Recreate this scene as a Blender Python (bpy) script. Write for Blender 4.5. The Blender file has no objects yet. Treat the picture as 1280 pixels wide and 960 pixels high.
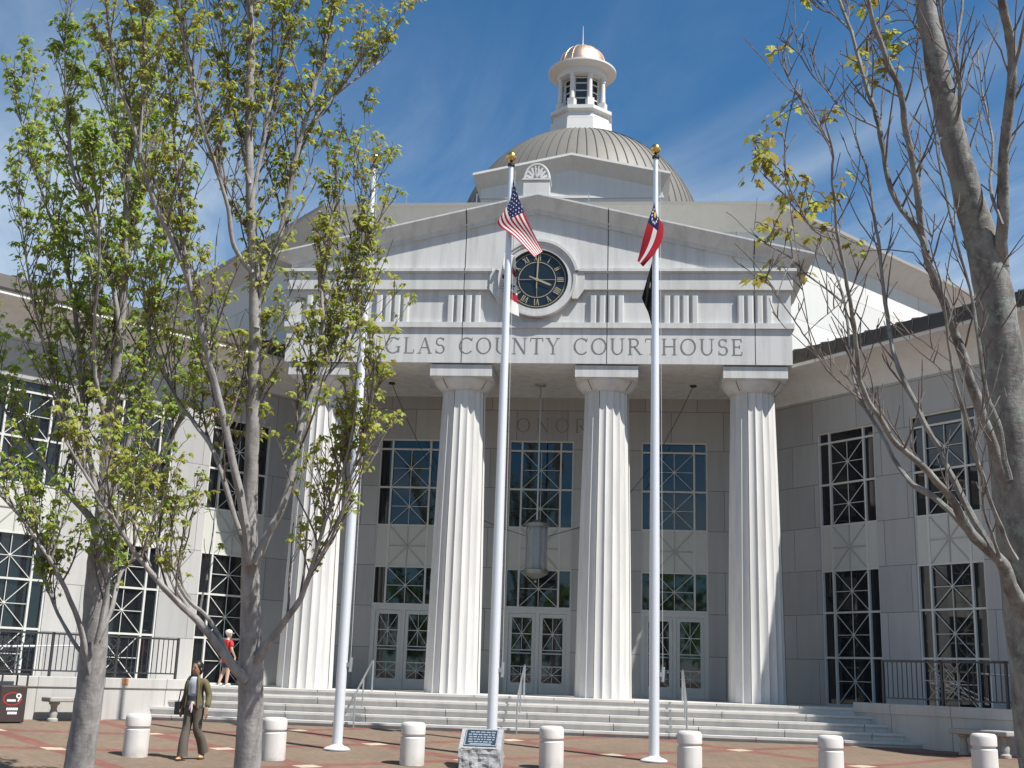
import bpy, bmesh, math, random
from mathutils import Vector, Matrix, noise as mnoise
random.seed(7)
PI = math.pi
R = math.radians
S = bpy.context.scene
COL = S.collection

# ------------------------------------------------------------------ camera
FPX, W0, H0 = 1479.27, 1280.0, 960.0
CAM = Vector((2.304, -28.7763, 1.2608))
_yaw, _pit, _rol = 0.098, 0.2415, 0.0328
_fw = Vector((-math.sin(_yaw), math.cos(_yaw), 0)); _rt = Vector((math.cos(_yaw), math.sin(_yaw), 0))
CF = _fw * math.cos(_pit) + Vector((0, 0, math.sin(_pit)))
_u = -_fw * math.sin(_pit) + Vector((0, 0, math.cos(_pit)))
CR = _rt * math.cos(_rol) + _u * math.sin(_rol)
CU = _u * math.cos(_rol) - _rt * math.sin(_rol)
cd = bpy.data.cameras.new("camera"); co = bpy.data.objects.new("camera", cd); COL.objects.link(co)
co.matrix_world = Matrix(((CR.x, CU.x, -CF.x, CAM.x), (CR.y, CU.y, -CF.y, CAM.y), (CR.z, CU.z, -CF.z, CAM.z), (0, 0, 0, 1)))
cd.sensor_width = 36; cd.lens = FPX / W0 * 36; cd.clip_end = 5000; cd.clip_start = .05
S.camera = co

def at(px, py, d):
    """world point seen at a photo pixel, d metres in front of the camera"""
    return CAM + (CF + CR * ((px - W0 / 2) / FPX) - CU * ((py - H0 / 2) / FPX)) * d

# ------------------------------------------------------------------ helpers
class MB:
    def __init__(s): s.v = []; s.f = []; s.m = []; s.sm = []
    def add(s, vs, fs, mi=0, smooth=False, mat=None):
        o = len(s.v)
        if mat is not None: vs = [mat @ Vector(v) for v in vs]
        s.v.extend([tuple(v) for v in vs])
        for f in fs: s.f.append(tuple(i + o for i in f)); s.m.append(mi); s.sm.append(smooth)
    def box(s, x0, x1, y0, y1, z0, z1, mi=0, mat=None):
        v = [(x0, y0, z0), (x1, y0, z0), (x1, y1, z0), (x0, y1, z0), (x0, y0, z1), (x1, y0, z1), (x1, y1, z1), (x0, y1, z1)]
        s.add(v, [(0, 3, 2, 1), (4, 5, 6, 7), (0, 1, 5, 4), (1, 2, 6, 5), (2, 3, 7, 6), (3, 0, 4, 7)], mi, False, mat)
    def bar(s, a, b, w, t=None, mi=0, up=(0, 0, 1)):
        a, b = Vector(a), Vector(b); t = t or w; d = b - a; L = d.length
        if L < 1e-6: return
        d /= L; up = Vector(up)
        if abs(d.dot(up)) > .99: up = Vector((0, 1, 0))
        x = d.cross(up).normalized(); y = x.cross(d)
        vs = [p + x * (i * w / 2) + y * (j * t / 2) for p in (a, b) for i, j in ((-1, -1), (1, -1), (1, 1), (-1, 1))]
        s.add(vs, [(3, 2, 1, 0), (4, 5, 6, 7), (0, 1, 5, 4), (1, 2, 6, 5), (2, 3, 7, 6), (3, 0, 4, 7)], mi)
    def tube(s, pts, rs, n=8, mi=0, cap=True, smooth=True):
        pts = [Vector(p) for p in pts]; k = len(pts)
        if not hasattr(rs, '__len__'): rs = [rs] * k
        o = len(s.v); prev = None
        for i, p in enumerate(pts):
            d = (pts[min(i + 1, k - 1)] - pts[max(i - 1, 0)])
            d = d.normalized() if d.length > 1e-9 else Vector((0, 0, 1))
            if prev is None:
                a = Vector((1, 0, 0)) if abs(d.x) < .8 else Vector((0, 1, 0)); x = (a - d * a.dot(d)).normalized()
            else:
                x = prev - d * prev.dot(d); x = x.normalized() if x.length > 1e-6 else d.orthogonal().normalized()
            prev = x; y = d.cross(x)
            for j in range(n):
                c = 2 * PI * j / n; s.v.append(tuple(p + (x * math.cos(c) + y * math.sin(c)) * rs[i]))
        for i in range(k - 1):
            for j in range(n):
                a = o + i * n + j; b = o + i * n + (j + 1) % n
                s.f.append((a, b, b + n, a + n)); s.m.append(mi); s.sm.append(smooth)
        if cap:
            s.f.append(tuple(o + j for j in reversed(range(n)))); s.m.append(mi); s.sm.append(False)
            s.f.append(tuple(o + (k - 1) * n + j for j in range(n))); s.m.append(mi); s.sm.append(False)
    def lathe(s, prof, n=32, c=(0, 0, 0), mi=0, smooth=True, mod=None, a0=0., caps=True):
        o = len(s.v)
        for (r, z) in prof:
            for j in range(n):
                a = a0 + 2 * PI * j / n; rr = r * (mod(j) if mod else 1)
                s.v.append((c[0] + rr * math.cos(a), c[1] + rr * math.sin(a), c[2] + z))
        for i in range(len(prof) - 1):
            for j in range(n):
                a = o + i * n + j; b = o + i * n + (j + 1) % n
                s.f.append((a, b, b + n, a + n)); s.m.append(mi); s.sm.append(smooth)
        if caps:
            s.f.append(tuple(o + j for j in reversed(range(n)))); s.m.append(mi); s.sm.append(False)
            s.f.append(tuple(o + (len(prof) - 1) * n + j for j in range(n))); s.m.append(mi); s.sm.append(False)
    def ball(s, c, r, n=16, mi=0, sc=(1, 1, 1)):
        m = n // 2; o = len(s.v)
        for i in range(m + 1):
            t = PI * i / m
            for j in range(n):
                a = 2 * PI * j / n
                s.v.append((c[0] + sc[0] * r * math.sin(t) * math.cos(a), c[1] + sc[1] * r * math.sin(t) * math.sin(a), c[2] + sc[2] * r * math.cos(t)))
        for i in range(m):
            for j in range(n):
                a = o + i * n + j; b = o + i * n + (j + 1) % n
                s.f.append((a + n, b + n, b, a)); s.m.append(mi); s.sm.append(True)
    def prism(s, poly, z0, z1, mi=0, mat=None):
        n = len(poly)
        vs = [(x, y, z0) for x, y in poly] + [(x, y, z1) for x, y in poly]
        fs = [tuple(reversed(range(n))), tuple(range(n, 2 * n))] + [(i, (i + 1) % n, n + (i + 1) % n, n + i) for i in range(n)]
        s.add(vs, fs, mi, False, mat)
    def build(s, name, mats, parent=None, mw=None, bevel=0):
        me = bpy.data.meshes.new(name); me.from_pydata(s.v, [], s.f)
        if not isinstance(mats, (list, tuple)): mats = [mats]
        for m in mats: me.materials.append(m)
        me.polygons.foreach_set('material_index', s.m); me.polygons.foreach_set('use_smooth', s.sm); me.update()
        if any(s.sm): me.set_sharp_from_angle(angle=R(38))
        o = bpy.data.objects.new(name, me); COL.objects.link(o)
        if mw is not None: o.matrix_local = mw
        if parent is not None: o.parent = parent
        if bevel:
            b = o.modifiers.new('bevel', 'BEVEL'); b.width = bevel; b.segments = 2; b.limit_method = 'ANGLE'; b.angle_limit = R(40)
        return o

def fix_normals(o):
    bm = bmesh.new(); bm.from_mesh(o.data); bmesh.ops.recalc_face_normals(bm, faces=bm.faces); bm.to_mesh(o.data); bm.free()
    return o
def tag(o, label=None, cat=None, group=None, kind=None):
    if label: o['label'] = label
    if cat: o['category'] = cat
    if group: o['group'] = group
    if kind: o['kind'] = kind
    return o
def empty(name, loc=(0, 0, 0), rz=0, label=None, cat=None, group=None):
    o = bpy.data.objects.new(name, None); COL.objects.link(o); o.location = loc; o.rotation_euler = (0, 0, rz)
    o.empty_display_size = .2
    return tag(o, label, cat, group)
def copy_tree(o, parent=None):
    c = o.copy(); COL.objects.link(c); c.parent = parent
    for ch in list(o.children): copy_tree(ch, c)
    return c
def lerp(a, b, t): return a + (b - a) * t
def crom(pts, sub=4):
    P = [Vector(p) for p in pts]; out = []
    for i in range(len(P) - 1):
        p0 = P[max(i - 1, 0)]; p1 = P[i]; p2 = P[i + 1]; p3 = P[min(i + 2, len(P) - 1)]
        for k in range(sub):
            t = k / sub
            out.append(.5 * ((2 * p1) + (p2 - p0) * t + (2 * p0 - 5 * p1 + 4 * p2 - p3) * t * t + (3 * p1 - p0 - 3 * p2 + p3) * t ** 3))
    out.append(P[-1]); return out

# ------------------------------------------------------------------ materials
class NT:
    def __init__(s, name):
        s.m = bpy.data.materials.new(name); s.m.use_nodes = True; s.t = s.m.node_tree; s.n = s.t.nodes
        s.b = s.n['Principled BSDF']; s.out = s.n['Material Output']
    def node(s, ty, **kw):
        n = s.n.new(ty)
        for k, v in kw.items():
            if k.startswith('i_'): n.inputs[k[2:].replace('_', ' ')].default_value = v
            else: setattr(n, k, v)
        return n
    def link(s, a, b): s.t.links.new(a, b)
    def coord(s, kind='Object'): return s.node('ShaderNodeTexCoord').outputs[kind]
    def noise(s, vec, scale, detail=4, rough=.6, dist=0):
        n = s.node('ShaderNodeTexNoise'); n.inputs['Scale'].default_value = scale; n.inputs['Detail'].default_value = detail
        n.inputs['Roughness'].default_value = rough; n.inputs['Distortion'].default_value = dist
        if vec is not None: s.link(vec, n.inputs['Vector'])
        return n.outputs['Fac']
    def scale(s, vec, sc):
        n = s.node('ShaderNodeVectorMath', operation='MULTIPLY'); s.link(vec, n.inputs[0]); n.inputs[1].default_value = sc; return n.outputs[0]
    def math(s, op, a, b=None, c=None, clamp=False):
        n = s.node('ShaderNodeMath', operation=op); n.use_clamp = clamp
        for i, x in enumerate((a, b, c)):
            if x is None: continue
            if isinstance(x, (int, float)): n.inputs[i].default_value = x
            else: s.link(x, n.inputs[i])
        return n.outputs[0]
    def mix(s, fac, a, b, bt='MIX'):
        n = s.node('ShaderNodeMix', data_type='RGBA', blend_type=bt)
        for i, x in ((0, fac), (6, a), (7, b)):
            if isinstance(x, (int, float)): n.inputs[i].default_value = x
            elif isinstance(x, tuple): n.inputs[i].default_value = x if len(x) == 4 else (*x, 1)
            else: s.link(x, n.inputs[i])
        return n.outputs[2]
    def ramp(s, fac, stops):
        n = s.node('ShaderNodeValToRGB'); e = n.color_ramp.elements
        while len(e) < len(stops): e.new(.5)
        for k, (p, c) in enumerate(stops):
            e[k].position = p; e[k].color = (c, c, c, 1) if isinstance(c, (int, float)) else (*c, 1)
        s.link(fac, n.inputs[0]); return n.outputs[0]
    def base(s, c):
        if isinstance(c, tuple): s.b.inputs['Base Color'].default_value = (*c, 1)
        else: s.link(c, s.b.inputs['Base Color'])
        return s
    def set(s, **kw):
        for k, v in kw.items(): s.b.inputs[k.replace('_', ' ')].default_value = v
        return s
    def bump(s, h, strength=.2, dist=.02):
        n = s.node('ShaderNodeBump'); n.inputs['Strength'].default_value = strength; n.inputs['Distance'].default_value = dist
        s.link(h, n.inputs['Height']); s.link(n.outputs[0], s.b.inputs['Normal']); return s

def stone(name, col, var=.12, joints=None, streak=.12, fine=60, rough=.85):
    t = NT(name); o = t.coord('Object')
    big = t.noise(o, .9, 5, .6); sp = t.noise(o, fine, 3, .7)
    st = t.noise(t.scale(o, (3., 3., .25)), 1.3, 5, .65)
    f = t.math('ADD', t.math('MULTIPLY', big, var), t.math('MULTIPLY', sp, var * .9))
    f = t.math('ADD', f, t.math('MULTIPLY', t.ramp(st, [(.45, 0.), (.75, 1.)]), -streak))
    f = t.math('ADD', f, 1 - var * .95 + streak * .15)
    c = t.mix(1., col, f, 'MULTIPLY')
    if joints:
        bw, bh, z0 = joints
        sx = t.node('ShaderNodeSeparateXYZ'); t.link(o, sx.inputs[0])
        cb = t.node('ShaderNodeCombineXYZ'); t.link(sx.outputs[0], cb.inputs[0]); t.link(t.math('SUBTRACT', sx.outputs[2], z0), cb.inputs[1])
        b = t.node('ShaderNodeTexBrick'); t.link(cb.outputs[0], b.inputs['Vector'])
        b.inputs['Scale'].default_value = 1; b.inputs['Brick Width'].default_value = bw; b.inputs['Row Height'].default_value = bh
        b.inputs['Mortar Size'].default_value = .009; b.inputs['Mortar Smooth'].default_value = .1; b.inputs['Bias'].default_value = 0
        b.inputs['Color1'].default_value = (1, 1, 1, 1); b.inputs['Color2'].default_value = (.80, .81, .82, 1); b.inputs['Mortar'].default_value = (.42, .41, .40, 1)
        c = t.mix(1., c, b.outputs['Color'], 'MULTIPLY')
    t.base(c).set(Roughness=rough); t.b.inputs['Specular IOR Level'].default_value = .25
    t.bump(sp, .15, .01); return t.m
def plain(name, col, rough=.5, metal=0., var=.1, sc=8., spec=.5):
    t = NT(name); o = t.coord('Object'); n = t.noise(o, sc, 5, .65)
    f = t.math('ADD', t.math('MULTIPLY', n, var * 2), 1 - var)
    t.base(t.mix(1., col, f, 'MULTIPLY')).set(Roughness=rough, Metallic=metal); t.b.inputs['Specular IOR Level'].default_value = spec
    return t.m
M = {}
M['stone'] = stone('precast_stone', (.535, .535, .52), .12, None, .26)
M['wall'] = stone('precast_wall', (.425, .417, .40), .12, (1.44, 1.108, .8), .12)
M['column'] = stone('column_stone', (.585, .575, .55), .12, None, .26)
M['step'] = stone('step_stone', (.52, .50, .47), .14, None, .2)
M['bench'] = stone('bench_stone', (.33, .315, .29), .14, None, .2)
M['plaster'] = stone('white_stucco', (.66, .65, .62), .06, None, .10)
M['plasterj'] = stone('white_stucco_panel', (.68, .67, .64), .05, (2.2, 1.3, 0), .06)
M['retain'] = stone('retaining_stone', (.47, .455, .425), .14, (1.5, 3.0, -1.2), .18)
M['joint'] = plain('open_joint', (.03, .03, .03), .9)
M['letter'] = plain('engraved_letter', (.17, .17, .165), .9, 0, .15)
M['letter2'] = plain('faint_letter', (.235, .225, .21), .9, 0, .15)
M['frame'] = plain('window_paint', (.56, .56, .52), .45, 0, .06)
M['spandrel'] = plain('spandrel_panel', (.50, .50, .45), .5, 0, .06, 2.)
M['relief'] = plain('spandrel_relief', (.38, .38, .34), .5, 0, .06)
M['door'] = plain('door_paint', (.50, .51, .49), .4, 0, .05)
M['steel'] = plain('brushed_steel', (.62, .63, .64), .32, .9, .06, 30)
M['pole'] = plain('satin_aluminium', (.70, .72, .75), .38, .25, .05, 20)
M['gold'] = plain('gold_leaf', (.75, .53, .18), .28, 1., .08)
M['goldpaint'] = plain('gold_paint', (.34, .30, .20), .5, .1, .08)
M['clock'] = plain('clock_blue', (.012, .02, .028), .25, 0, .2)
M['roof'] = plain('roof_metal', (.075, .066, .056), .55, .3, .12, 3)
M['edge'] = plain('coping_metal', (.30, .29, .265), .5, .1, .08, 3)
M['dome'] = plain('dome_metal', (.17, .16, .14), .6, .15, .12, 2)
M['domerib'] = plain('dome_seam', (.09, .082, .07), .55, .15, .1, 2)
M['white'] = plain('white_paint', (.60, .595, .565), .5, 0, .05)
M['copper'] = plain('copper_sheet', (.80, .57, .41), .42, 1., .06, 3)
M['rail'] = plain('dark_rail', (.045, .045, .05), .45, .2, .1)
M['black'] = plain('black_metal', (.02, .02, .02), .5, 0, .1)
t = NT('reflective_glass'); t.base((.010, .012, .015)).set(Roughness=.025, IOR=1.66)
n_ = t.noise(t.scale(t.coord('Object'), (.7, .7, .5)), 1.0, 2, .5); t.bump(n_, .03, .02); M['glass'] = t.m
t = NT('lantern_glass'); t.base((.55, .58, .58)).set(Roughness=.15, IOR=1.45); t.b.inputs['Transmission Weight'].default_value = .75; M['lglass'] = t.m
# ------------------------------------------------------------------ world, sun
AZ, EL = R(59), R(56.5)                       # azimuth from the facade's normal towards the right
SUN = Vector((math.sin(AZ) * math.cos(EL), -math.cos(AZ) * math.cos(EL), math.sin(EL)))
w = bpy.data.worlds.new("World"); S.world = w; w.use_nodes = True
nt = w.node_tree; nn = nt.nodes; bg = nn['Background']
sky = nn.new('ShaderNodeTexSky'); sky.sky_type = 'NISHITA'; sky.sun_disc = False
sky.sun_elevation = EL; sky.sun_rotation = math.atan2(SUN.x, SUN.y); sky.altitude = 300; sky.air_density = 1.0; sky.dust_density = .15; sky.ozone_density = 2.0
tc = nn.new('ShaderNodeTexCoord'); sep = nn.new('ShaderNodeSeparateXYZ'); nt.links.new(tc.outputs['Generated'], sep.inputs[0])
def wm(op, a, b=None):
    n = nn.new('ShaderNodeMath'); n.operation = op
    for i, x in enumerate((a, b)):
        if x is None: continue
        if isinstance(x, (int, float)): n.inputs[i].default_value = x
        else: nt.links.new(x, n.inputs[i])
    return n.outputs[0]
zz = wm('MAXIMUM', wm('ADD', sep.outputs[2], .12), .05)
cx_ = wm('DIVIDE', sep.outputs[0], zz); cy_ = wm('DIVIDE', sep.outputs[1], zz)
cmb = nn.new('ShaderNodeCombineXYZ'); nt.links.new(wm('ADD', wm('MULTIPLY', cx_, 1.0), wm('MULTIPLY', cy_, .55)), cmb.inputs[0]); nt.links.new(wm('SUBTRACT', wm('MULTIPLY', cy_, .42), wm('MULTIPLY', cx_, .25)), cmb.inputs[1])
def wn(scale, detail, rough, dist):
    n = nn.new('ShaderNodeTexNoise'); n.inputs['Scale'].default_value = scale; n.inputs['Detail'].default_value = detail
    n.inputs['Roughness'].default_value = rough; n.inputs['Distortion'].default_value = dist; nt.links.new(cmb.outputs[0], n.inputs['Vector']); return n.outputs['Fac']
def wr(x, a, b):
    n = nn.new('ShaderNodeMapRange'); n.inputs['From Min'].default_value = a; n.inputs['From Max'].default_value = b; n.interpolation_type = 'SMOOTHSTEP'
    nt.links.new(x, n.inputs[0]); return n.outputs[0]
cl = wm('MULTIPLY', wr(wn(.75, 3, .5, .3), .36, .62), wr(wn(1.7, 8, .62, 1.2), .28, .74))
wt = wm('ADD', wm('MULTIPLY', wr(sep.outputs[2], .58, .33), .85), .12)
soft = wr(wn(.62, 6, .6, .8), .40, .70)
cl = wm('MULTIPLY', wm('ADD', wm('MULTIPLY', cl, .75), wm('MULTIPLY', soft, .80)), wt)
mx = nn.new('ShaderNodeMix'); mx.data_type = 'RGBA'
tint = nn.new('ShaderNodeMix'); tint.data_type = 'RGBA'; tint.blend_type = 'MULTIPLY'; tint.inputs[0].default_value = 1; nt.links.new(sky.outputs[0], tint.inputs[6]); tint.inputs[7].default_value = (.49, 1.0, 1.27, 1)
nt.links.new(cl, mx.inputs[0]); nt.links.new(tint.outputs[2], mx.inputs[6]); mx.inputs[7].default_value = (8.4, 9.3, 9.9, 1)
nt.links.new(mx.outputs[2], bg.inputs[0]); bg.inputs[1].default_value = .062
sl = bpy.data.lights.new('sun', 'SUN'); sl.energy = 5.0; sl.angle = R(.53); sl.color = (1, .965, .915)
so = bpy.data.objects.new('sun', sl); COL.objects.link(so); so.rotation_euler = SUN.to_track_quat('Z', 'Y').to_euler(); so.location = (30, -20, 40)
S.view_settings.view_transform = 'Standard'; S.view_settings.look = 'None'; S.view_settings.gamma = 1; S.view_settings.exposure = .62
S.cycles.max_bounces = 8; S.cycles.transparent_max_bounces = 8
S.cycles.use_denoising = True

# ------------------------------------------------------------------ ground
C50, S50 = math.cos(R(50)), math.sin(R(50))
RWX, RWY = 8.57, -2.22                      # foot of the steps meets the retaining walls
def gz(x, y):
    d1 = RWY - y
    d2 = (RWX - abs(x)) * S50 + d1 * C50
    d = min(d1, d2); d = max(0., min(d, 7.5)); 
    return .05 - .067 * d
def axis(lo, hi, step, far):
    a = []; v = lo
    while v <= hi + 1e-6: a.append(v); v += step
    return [lo - far, lo - far * .4, lo - far * .12, lo - far * .03] + a + [hi + far * .03, hi + far * .12, hi + far * .4, hi + far]
xs = axis(-18, 18, .75, 1500); ys = axis(-30, 0, .75, 1500)
g = MB(); nx = len(xs)
g.v = [(x, y, gz(x, y)) for y in ys for x in xs]
for j in range(len(ys) - 1):
    for i in range(nx - 1):
        a = j * nx + i; g.f.append((a, a + 1, a + nx + 1, a + nx)); g.m.append(0); g.sm.append(True)
t = NT('brick_paving'); o = t.coord('Object'); sx = t.node('ShaderNodeSeparateXYZ'); t.link(o, sx.inputs[0])
# lattice of red bands with pale tiles where they cross
ox, oy = .05, -3.4; ax, ay, bx, by = 2.56, 1.48, 2.06, -1.72; det = ax * by - ay * bx
X = t.math('SUBTRACT', sx.outputs[0], ox); Y = t.math('SUBTRACT', sx.outputs[1], oy)
ii = t.math('DIVIDE', t.math('SUBTRACT', t.math('MULTIPLY', X, by), t.math('MULTIPLY', Y, bx)), det)
jj = t.math('DIVIDE', t.math('SUBTRACT', t.math('MULTIPLY', Y, ax), t.math('MULTIPLY', X, ay)), det)
def band(v, w):
    f = t.math('ABSOLUTE', t.math('SUBTRACT', t.math('FRACT', t.math('ADD', v, 100.5)), .5)); return t.math('LESS_THAN', f, w)
b1, b2 = band(ii, .062), band(jj, .062)
bands = t.math('MAXIMUM', b1, b2); tiles = t.math('MULTIPLY', b1, b2)
br = t.node('ShaderNodeTexBrick'); cb = t.node('ShaderNodeCombineXYZ'); t.link(sx.outputs[0], cb.inputs[0]); t.link(sx.outputs[1], cb.inputs[1])
mp = t.node('ShaderNodeMapping'); mp.inputs['Rotation'].default_value = (0, 0, R(45)); t.link(cb.outputs[0], mp.inputs[0]); t.link(mp.outputs[0], br.inputs['Vector'])
br.inputs['Scale'].default_value = 1; br.inputs['Brick Width'].default_value = .21; br.inputs['Row Height'].default_value = .105; br.inputs['Mortar Size'].default_value = .004
br.inputs['Color1'].default_value = (1.08, 1.04, 1, 1); br.inputs['Color2'].default_value = (.82, .85, .86, 1); br.inputs['Mortar'].default_value = (.55, .55, .55, 1)
tan = t.mix(t.noise(o, 1.1, 5, .6), (.175, .128, .092), (.225, .168, .122))
red = t.mix(t.noise(o, 2.1, 5, .6), (.185, .078, .063), (.235, .11, .088))
c = t.mix(bands, tan, red); c = t.mix(tiles, c, (.50, .42, .31)); c = t.mix(.8, c, br.outputs['Color'], 'MULTIPLY')
st = t.ramp(t.noise(o, .55, 6, .65), [(.4, 1.), (.72, .78)]); c = t.mix(1., c, st, 'MULTIPLY')
sp = t.ramp(t.noise(o, 9, 2, .5), [(.70, 1.), (.74, .7)]); c = t.mix(1., c, sp, 'MULTIPLY')
t.base(c).set(Roughness=.85); t.b.inputs['Specular IOR Level'].default_value = .25; t.bump(br.outputs['Fac'], .12, .004); M['paving'] = t.m
tag(g.build('plaza_ground', M['paving']), kind='structure')

# ------------------------------------------------------------------ courthouse
ZF = .8
YC, YW, SP = .84, 3.8, 3.684
ZB = 8.93
CH = empty('courthouse', (0, 0, 0), 0, 'white stone county courthouse with four fluted columns, a clock pediment and a dome', 'courthouse')
MR = Matrix.Translation((6.79, 3.03, 0)) @ Matrix.Rotation(R(-50), 4, 'Z')
ML = Matrix.Translation((-6.79, 3.03, 0)) @ Matrix.Rotation(R(50), 4, 'Z')

def holed_wall(x0, x1, z0, z1, holes, depth=.16):
    """front sheet at y=0 with rectangular holes and their reveals; solid back at y=.35"""
    m = MB(); X = sorted({x0, x1, *[h[0] for h in holes], *[h[1] for h in holes]}); Z = sorted({z0, z1, *[h[2] for h in holes], *[h[3] for h in holes]})
    for i in range(len(X) - 1):
        for j in range(len(Z) - 1):
            cx, cz = (X[i] + X[i + 1]) / 2, (Z[j] + Z[j + 1]) / 2
            if any(h[0] < cx < h[1] and h[2] < cz < h[3] for h in holes): continue
            m.add([(X[i], 0, Z[j]), (X[i + 1], 0, Z[j]), (X[i + 1], 0, Z[j + 1]), (X[i], 0, Z[j + 1])], [(0, 1, 2, 3)])
    for a, b, c, d in holes:
        D = depth
        m.add([(a, 0, c), (a, D, c), (a, D, d), (a, 0, d)], [(3, 2, 1, 0)]); m.add([(b, 0, c), (b, D, c), (b, D, d), (b, 0, d)], [(0, 1, 2, 3)])
        m.add([(a, 0, c), (b, 0, c), (b, D, c), (a, D, c)], [(3, 2, 1, 0)]); m.add([(a, 0, d), (b, 0, d), (b, D, d), (a, D, d)], [(0, 1, 2, 3)])
    m.add([(x0, .3, z0), (x1, .3, z0), (x1, .3, z1), (x0, .3, z1)], [(3, 2, 1, 0)])
    return m
HW = .905; XI = .545                         # half width, inner mullions
def star(m, x0, x1, z0, z1, y, w=.016, mi=0):
    cx, cz = (x0 + x1) / 2, (z0 + z1) / 2; e = .0006
    for k, (a, b) in enumerate((((x0, z0), (x1, z1)), ((x0, z1), (x1, z0)), ((cx, z0), (cx, z1)), ((x0, cz), (x1, cz)))):
        m.bar((a[0], y - k * e, a[1]), (b[0], y - k * e, b[1]), w, w, mi)
    m.ball((cx, y, cz), .04, 8, mi)
def window_frame(z0, z1, rows, star_rows):
    m = MB(); y0, y1 = .03, .10; f = .042
    m.box(-HW, -HW + f, y0, y1, z0, z1); m.box(HW - f, HW, y0, y1, z0, z1)
    m.box(-HW + f, HW - f, y0 + .002, y1, z0, z0 + f); m.box(-HW + f, HW - f, y0 + .002, y1, z1 - f, z1)
    for s_ in (-1, 1): m.box(s_ * XI - .025, s_ * XI + .025, y0 + .004, y1, z0 + f, z1 - f)
    for z in rows: m.box(-HW + f, HW - f, y0 + .008, y1 - .01, z - .024, z + .024)
    for a, b in star_rows: star(m, -XI + .03, XI - .03, a, b, .075)
    return m
def pane_mesh(z0, z1):
    m = MB(); m.add([(-HW, .11, z0), (HW, .11, z0), (HW, .11, z1), (-HW, .11, z1)], [(0, 1, 2, 3)]); return m
def spandrel_mesh(z0, z1):
    m = MB(); m.box(-HW, HW, .05, .14, z0, z1, 0)
    for s_ in (-1, 1): m.box(s_ * XI - .03, s_ * XI + .03, .035, .05, z0, z1, 1)
    for s_ in (-1, 1): m.box(s_ * HW - .03 * (s_ > 0), s_ * HW + .03 * (s_ < 0), .035, .05, z0, z1, 1)
    star(m, -XI + .03, XI - .03, z0, z1, .045, .03, 2); return m
Z1, Z2, Z3, Z4 = 7.69, 5.226, 4.116, 3.054
protos = {}
def window(kind, mw):
    if kind not in protos:
        if kind == 'upper': fr, pn = window_frame(Z2, Z1, (7.40, 6.31), ((6.34, 7.37), (Z2 + .05, 6.28))), pane_mesh(Z2, Z1)
        if kind == 'transom': fr, pn = window_frame(Z3 - 1.062, Z3, (), ((Z4 + .05, Z3 - .05),)), pane_mesh(Z4, Z3)
        if kind == 'lower': fr, pn = window_frame(ZF, Z3, (Z4, 1.95), ((Z4 + .03, Z3 - .05), (1.98, Z4 - .03), (ZF + .05, 1.92))), pane_mesh(ZF, Z3)
        f = fr.build('window', M['frame'], CH, mw); pn.build('pane', M['glass'], f); protos[kind] = f; return f
    f = protos[kind].copy(); COL.objects.link(f); f.matrix_local = mw
    for ch in protos[kind].children:
        c = ch.copy(); COL.objects.link(c); c.parent = f
    return f
sp_proto = []
def spandrel(mw):
    if not sp_proto: sp_proto.append(spandrel_mesh(Z3, Z2).build('spandrel_panel', [M['spandrel'], M['frame'], M['relief']], CH, mw)); return
    o = sp_proto[0].copy(); COL.objects.link(o); o.matrix_local = mw
# back wall of the portico
T = Matrix.Translation
holes = [(k * SP - HW, k * SP + HW, ZF, Z1) for k in (-1, 0, 1)]
holed_wall(-6.3, 6.3, ZF - .3, 9.2, holes).build('portico_wall', M['wall'], CH, T((0, YW, 0)))
# letters over the doors come later
door0 = []
def door(mw):
    if door0:
        d = copy_tree(door0[0], CH); d.matrix_local = mw; return
    m = MB(); zt = Z4
    m.box(-HW, -HW + .12, .02, .12, ZF, zt); m.box(HW - .12, HW, .02, .12, ZF, zt); m.box(-HW + .12, HW - .12, .023, .12, zt - .14, zt); m.box(-.05, .05, .025, .12, ZF, zt - .14)
    m.box(-HW, HW, -.02, .12, ZF - .02, ZF + .015)
    d = m.build('door', M['door'], CH, mw); door0.append(d)
    for s_ in (-1, 1):
        a, b = (-HW + .125, -.055) if s_ < 0 else (.055, HW - .125)
        l = MB(); l.box(a, a + .09, .045, .1, ZF + .02, zt - .145); l.box(b - .09, b, .045, .1, ZF + .02, zt - .145)
        l.box(a + .09, b - .09, .047, .1, ZF + .02, ZF + .29); l.box(a + .09, b - .09, .047, .1, zt - .25, zt - .145)
        for q in range(1, 4): zq = lerp(ZF + .29, zt - .25, q / 4); l.box(a + .09, b - .09, .07, .085, zq - .012, zq + .012)
        star(l, a + .09, b - .09, lerp(ZF + .29, zt - .25, .5), zt - .25, .078, .014); star(l, a + .09, b - .09, ZF + .29, lerp(ZF + .29, zt - .25, .25), .078, .014)
        l.build('door_leaf', M['door'], d)
        p = MB(); p.add([(a, .09, ZF + .02), (b, .09, ZF + .02), (b, .09, zt - .15), (a, .09, zt - .15)], [(0, 1, 2, 3)]); p.build('pane', M['glass'], d)
        h = MB(); h.tube([(a + .1, .0, 1.86), (b - .1, .0, 1.86)], .018, 8); h.bar((a + .12, 0, 1.86), (a + .12, .05, 1.86), .025); h.bar((b - .12, 0, 1.86), (b - .12, .05, 1.86), .025)
        h.build('handle', M['steel'], d)
for k in (-1, 0, 1):
    mw = T((k * SP, YW, 0)); window('upper', mw); spandrel(mw); window('transom', mw); door(mw)
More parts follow.
